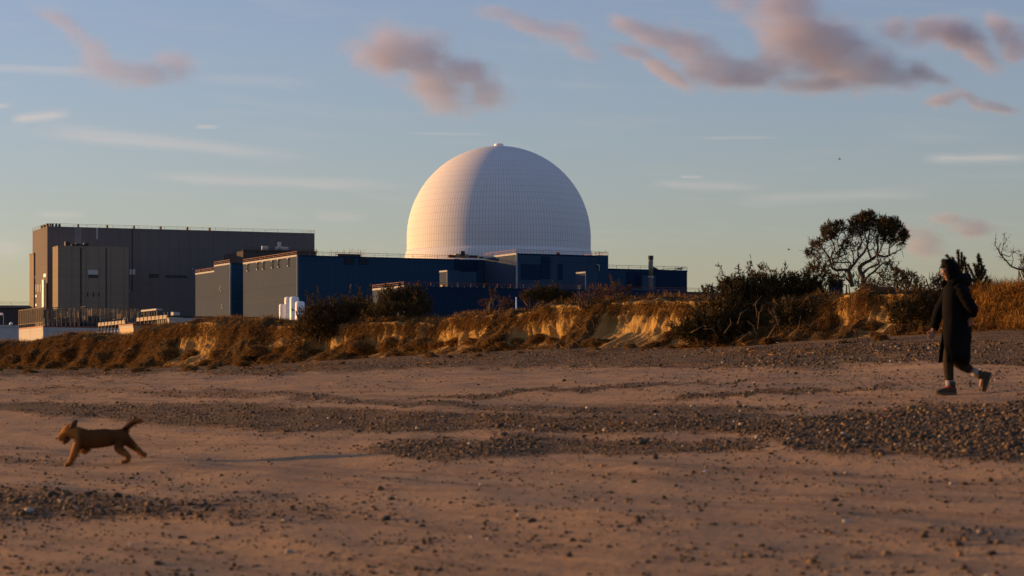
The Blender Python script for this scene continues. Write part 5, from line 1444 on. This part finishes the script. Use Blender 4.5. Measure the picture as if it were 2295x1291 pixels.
tint = (np.array([[.36, .16, .042]]) * (1 - shade_wt[k, None]) + np.array([[.11, .046, .014]]) * shade_wt[k, None]) * rg.uniform(.7, 1.4, (9000, 1))  # hairs take the same painted shade and sunlit tone
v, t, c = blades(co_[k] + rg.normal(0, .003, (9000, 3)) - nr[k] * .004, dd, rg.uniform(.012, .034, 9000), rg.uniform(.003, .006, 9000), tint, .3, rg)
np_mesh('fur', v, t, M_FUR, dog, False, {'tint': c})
M_DOGD = m_plain('dark_ear_fur', (.085, .036, .014), .9, .3, 30); M_NOSE = m_plain('dog_nose', (.012, .010, .010), .35)
for s_ in (-1, 1):
    y = s_ * .055
    e = MB(); q = [G_(158, 960, y), G_(163, 953, y * 1.25), G_(169, 946, y * 1.3), G_(173, 942.5, y * 1.1)]
    e.tube(q, [px_(4), px_(6), px_(5.5), px_(2)], 10); o = e.build('ear', M_DOGD, dog)
    MB().lathe([(.001, -.008), (.006, -.004), (.008, 0), (.006, .004), (.001, .008)], 8, tuple(G_(144.5, 968.5, s_ * .040))).build('eye', M_NOSE, dog)
MB().lathe([(.001, -.014), (.010, -.009), (.014, 0), (.011, .009), (.002, .013)], 10, tuple(G_(126.8, 982.5))).build('nose', M_NOSE, dog)
j_ = MB(); j_.tube([G_(153, 980), G_(148, 988), G_(142, 994)], [px_(7), px_(5.5), px_(3.4)], 10); j_.build('lower_jaw', M_DOGD, dog)

# ------------------------------------------------------------------ small broken clouds, far out and lit by the low sun
CD = 3000.0
def cloud(label, lobes, dens=0.03, ns=1.0, seed=0, thick=0.75):
    """lobes: (column, row, half width, half height, tilt in degrees) as seen in the photograph, at distance CD"""
    k = CD / F
    L = [(a, b_, c, d, e) for a, b_, c, d, e in lobes]
    cx_ = sum(l[0] for l in L) / len(L); cy_ = sum(l[1] for l in L) / len(L)
    org = P(cx_, cy_, CD)
    t = NT('cloud_vapour'); t.t.nodes.remove(t.b)
    co = t.coord()
    ns_ = 0.016 / ns
    w1 = t.n('ShaderNodeTexNoise'); w1.inputs['Scale'].default_value = ns_ * .6; w1.inputs['Detail'].default_value = 2
    t.l(t.mapping(co, (1, 1, 1), (seed * 37.0, seed * 11.0, 0)), w1.inputs['Vector'])
    wv = t.n('ShaderNodeVectorMath', operation='MULTIPLY_ADD'); t.l(w1.outputs['Color'], wv.inputs[0]); wv.inputs[1].default_value = (42 * ns, 42 * ns, 26 * ns); 
    sv = t.n('ShaderNodeVectorMath', operation='ADD'); t.l(co, sv.inputs[0]); sv.inputs[1].default_value = (-21 * ns, -21 * ns, -13 * ns)
    t.l(sv.outputs[0], wv.inputs[2])
    p = wv.outputs[0]
    f = None; lo = [1e9] * 3; hi = [-1e9] * 3
    for a, b_, rx, rz, tilt in L:
        c = P(a, b_, CD) - org; X, Z = rx * k * 1.12, rz * k * 1.12; Y = (X * .4 + Z * .6) * thick
        m = t.n('ShaderNodeMapping', vector_type='TEXTURE'); t.l(p, m.inputs[0])
        m.inputs['Location'].default_value = c; m.inputs['Rotation'].default_value = (0, R(tilt), 0); m.inputs['Scale'].default_value = (X, Y, Z)
        ln = t.n('ShaderNodeVectorMath', operation='LENGTH'); t.l(m.outputs[0], ln.inputs[0])
        v = t.math('SUBTRACT', 1.0, ln.outputs['Value'])
        f = v if f is None else t.math('SMOOTH_MAX', f, v, 0.25)
        r_ = max(X, Z) * 1.45 + 22 * ns
        for i, e in enumerate((r_, Y * 1.4 + 22 * ns, r_)):
            lo[i] = min(lo[i], c[i] - e); hi[i] = max(hi[i], c[i] + e)
    n1 = t.noise(t.mapping(co, (1, 1, 1.5), (seed * 91.0, seed * 53.0, seed * 7.0)), ns_ * 1.7, 8, .66)
    g = t.math('ADD', f, t.math('MULTIPLY', t.math('SUBTRACT', n1, 0.50), 2.35))
    g = t.math('MULTIPLY', t.math('ADD', g, 0.74), 0.95, None, True)
    g = t.math('MULTIPLY', g, g)
    vol = t.n('ShaderNodeVolumePrincipled'); vol.inputs['Color'].default_value = (0.74, 0.74, 0.90, 1); vol.inputs['Anisotropy'].default_value = 0.15
    t.l(t.math('MULTIPLY', g, dens), vol.inputs['Density'])
    t.l(vol.outputs[0], t.out.inputs['Volume'])
    o = MB().box(lo[0], lo[1], lo[2], hi[0], hi[1], hi[2]).build('cloud', t.m)
    o.location = org
    tag(o, label, 'cloud', 'small broken clouds in the morning sky')
    return o
cloud('bent pink wisp of cloud in the upper left corner of the sky', [(120, 48, 50, 14, 20), (165, 75, 52, 20, 45), (205, 115, 44, 24, 50), (255, 160, 70, 22, 8), (335, 168, 62, 20, 0), (388, 145, 40, 34, 0)], .016, 1.0, 1)
cloud('oval purple and pink cloud just above the dome, left of its top', [(855, 130, 62, 34, 15), (915, 118, 80, 42, 12), (960, 170, 80, 40, 35), (1030, 160, 66, 32, 15), (1095, 205, 40, 28, 10), (970, 215, 34, 22, 40)], .026, 1.0, 2)
cloud('thin faint purple streak of cloud along the top edge, right of centre', [(1105, 33, 46, 14, 8), (1180, 58, 60, 18, 18), (1258, 72, 50, 20, 5), (1310, 108, 34, 16, 20)], .020, .9, 3)
cloud('dark purple ragged cloud left of the biggest cloud', [(1410, 60, 44, 16, 20), (1475, 85, 54, 22, 15), (1540, 105, 44, 34, 20), (1600, 155, 62, 30, 15), (1670, 172, 64, 28, 0), (1420, 120, 40, 14, 15), (1490, 158, 54, 15, 30)], .030, .9, 4)
cloud('biggest cloud, glowing peach, at the top right of the sky', [(1650, 10, 40, 20, 0), (1750, 20, 62, 46, 0), (1790, 75, 78, 56, 40), (1860, 110, 96, 56, 25), (1950, 150, 90, 32, 12), (1740, 110, 46, 36, 30), (2020, 158, 44, 18, 10)], .026, 1.25, 5)
cloud('grey purple wing shaped cloud near the top right corner', [(2005, 65, 34, 20, 10), (2075, 70, 56, 22, 0), (2140, 80, 62, 26, 15), (2190, 120, 50, 18, 35), (2255, 75, 36, 22, 50), (2280, 105, 30, 28, 30)], .036, .8, 6)
cloud('small thin grey wisp of cloud below the wing shaped one', [(2125, 222, 36, 12, -10), (2170, 225, 34, 12, 35), (2225, 243, 40, 10, 10)], .040, .6, 7)
cloud('faint grey wisp under the biggest cloud', [(1790, 190, 50, 15, 5), (1850, 190, 44, 14, -5), (2080, 165, 50, 14, 25)], .026, .7, 8)
cloud('small low pink cloud between the tree and the walker', [(2040, 525, 30, 14, 30), (2075, 550, 30, 26, 20)], .034, .6, 9)
cloud('two faint grey puffs of cloud above the walker', [(2125, 492, 30, 13, 10), (2180, 515, 38, 18, 0)], .034, .6, 10)
S.cycles.volume_step_rate = 0.28
S.cycles.volume_preview_step_rate = 0.35
S.cycles.volume_max_steps = 160
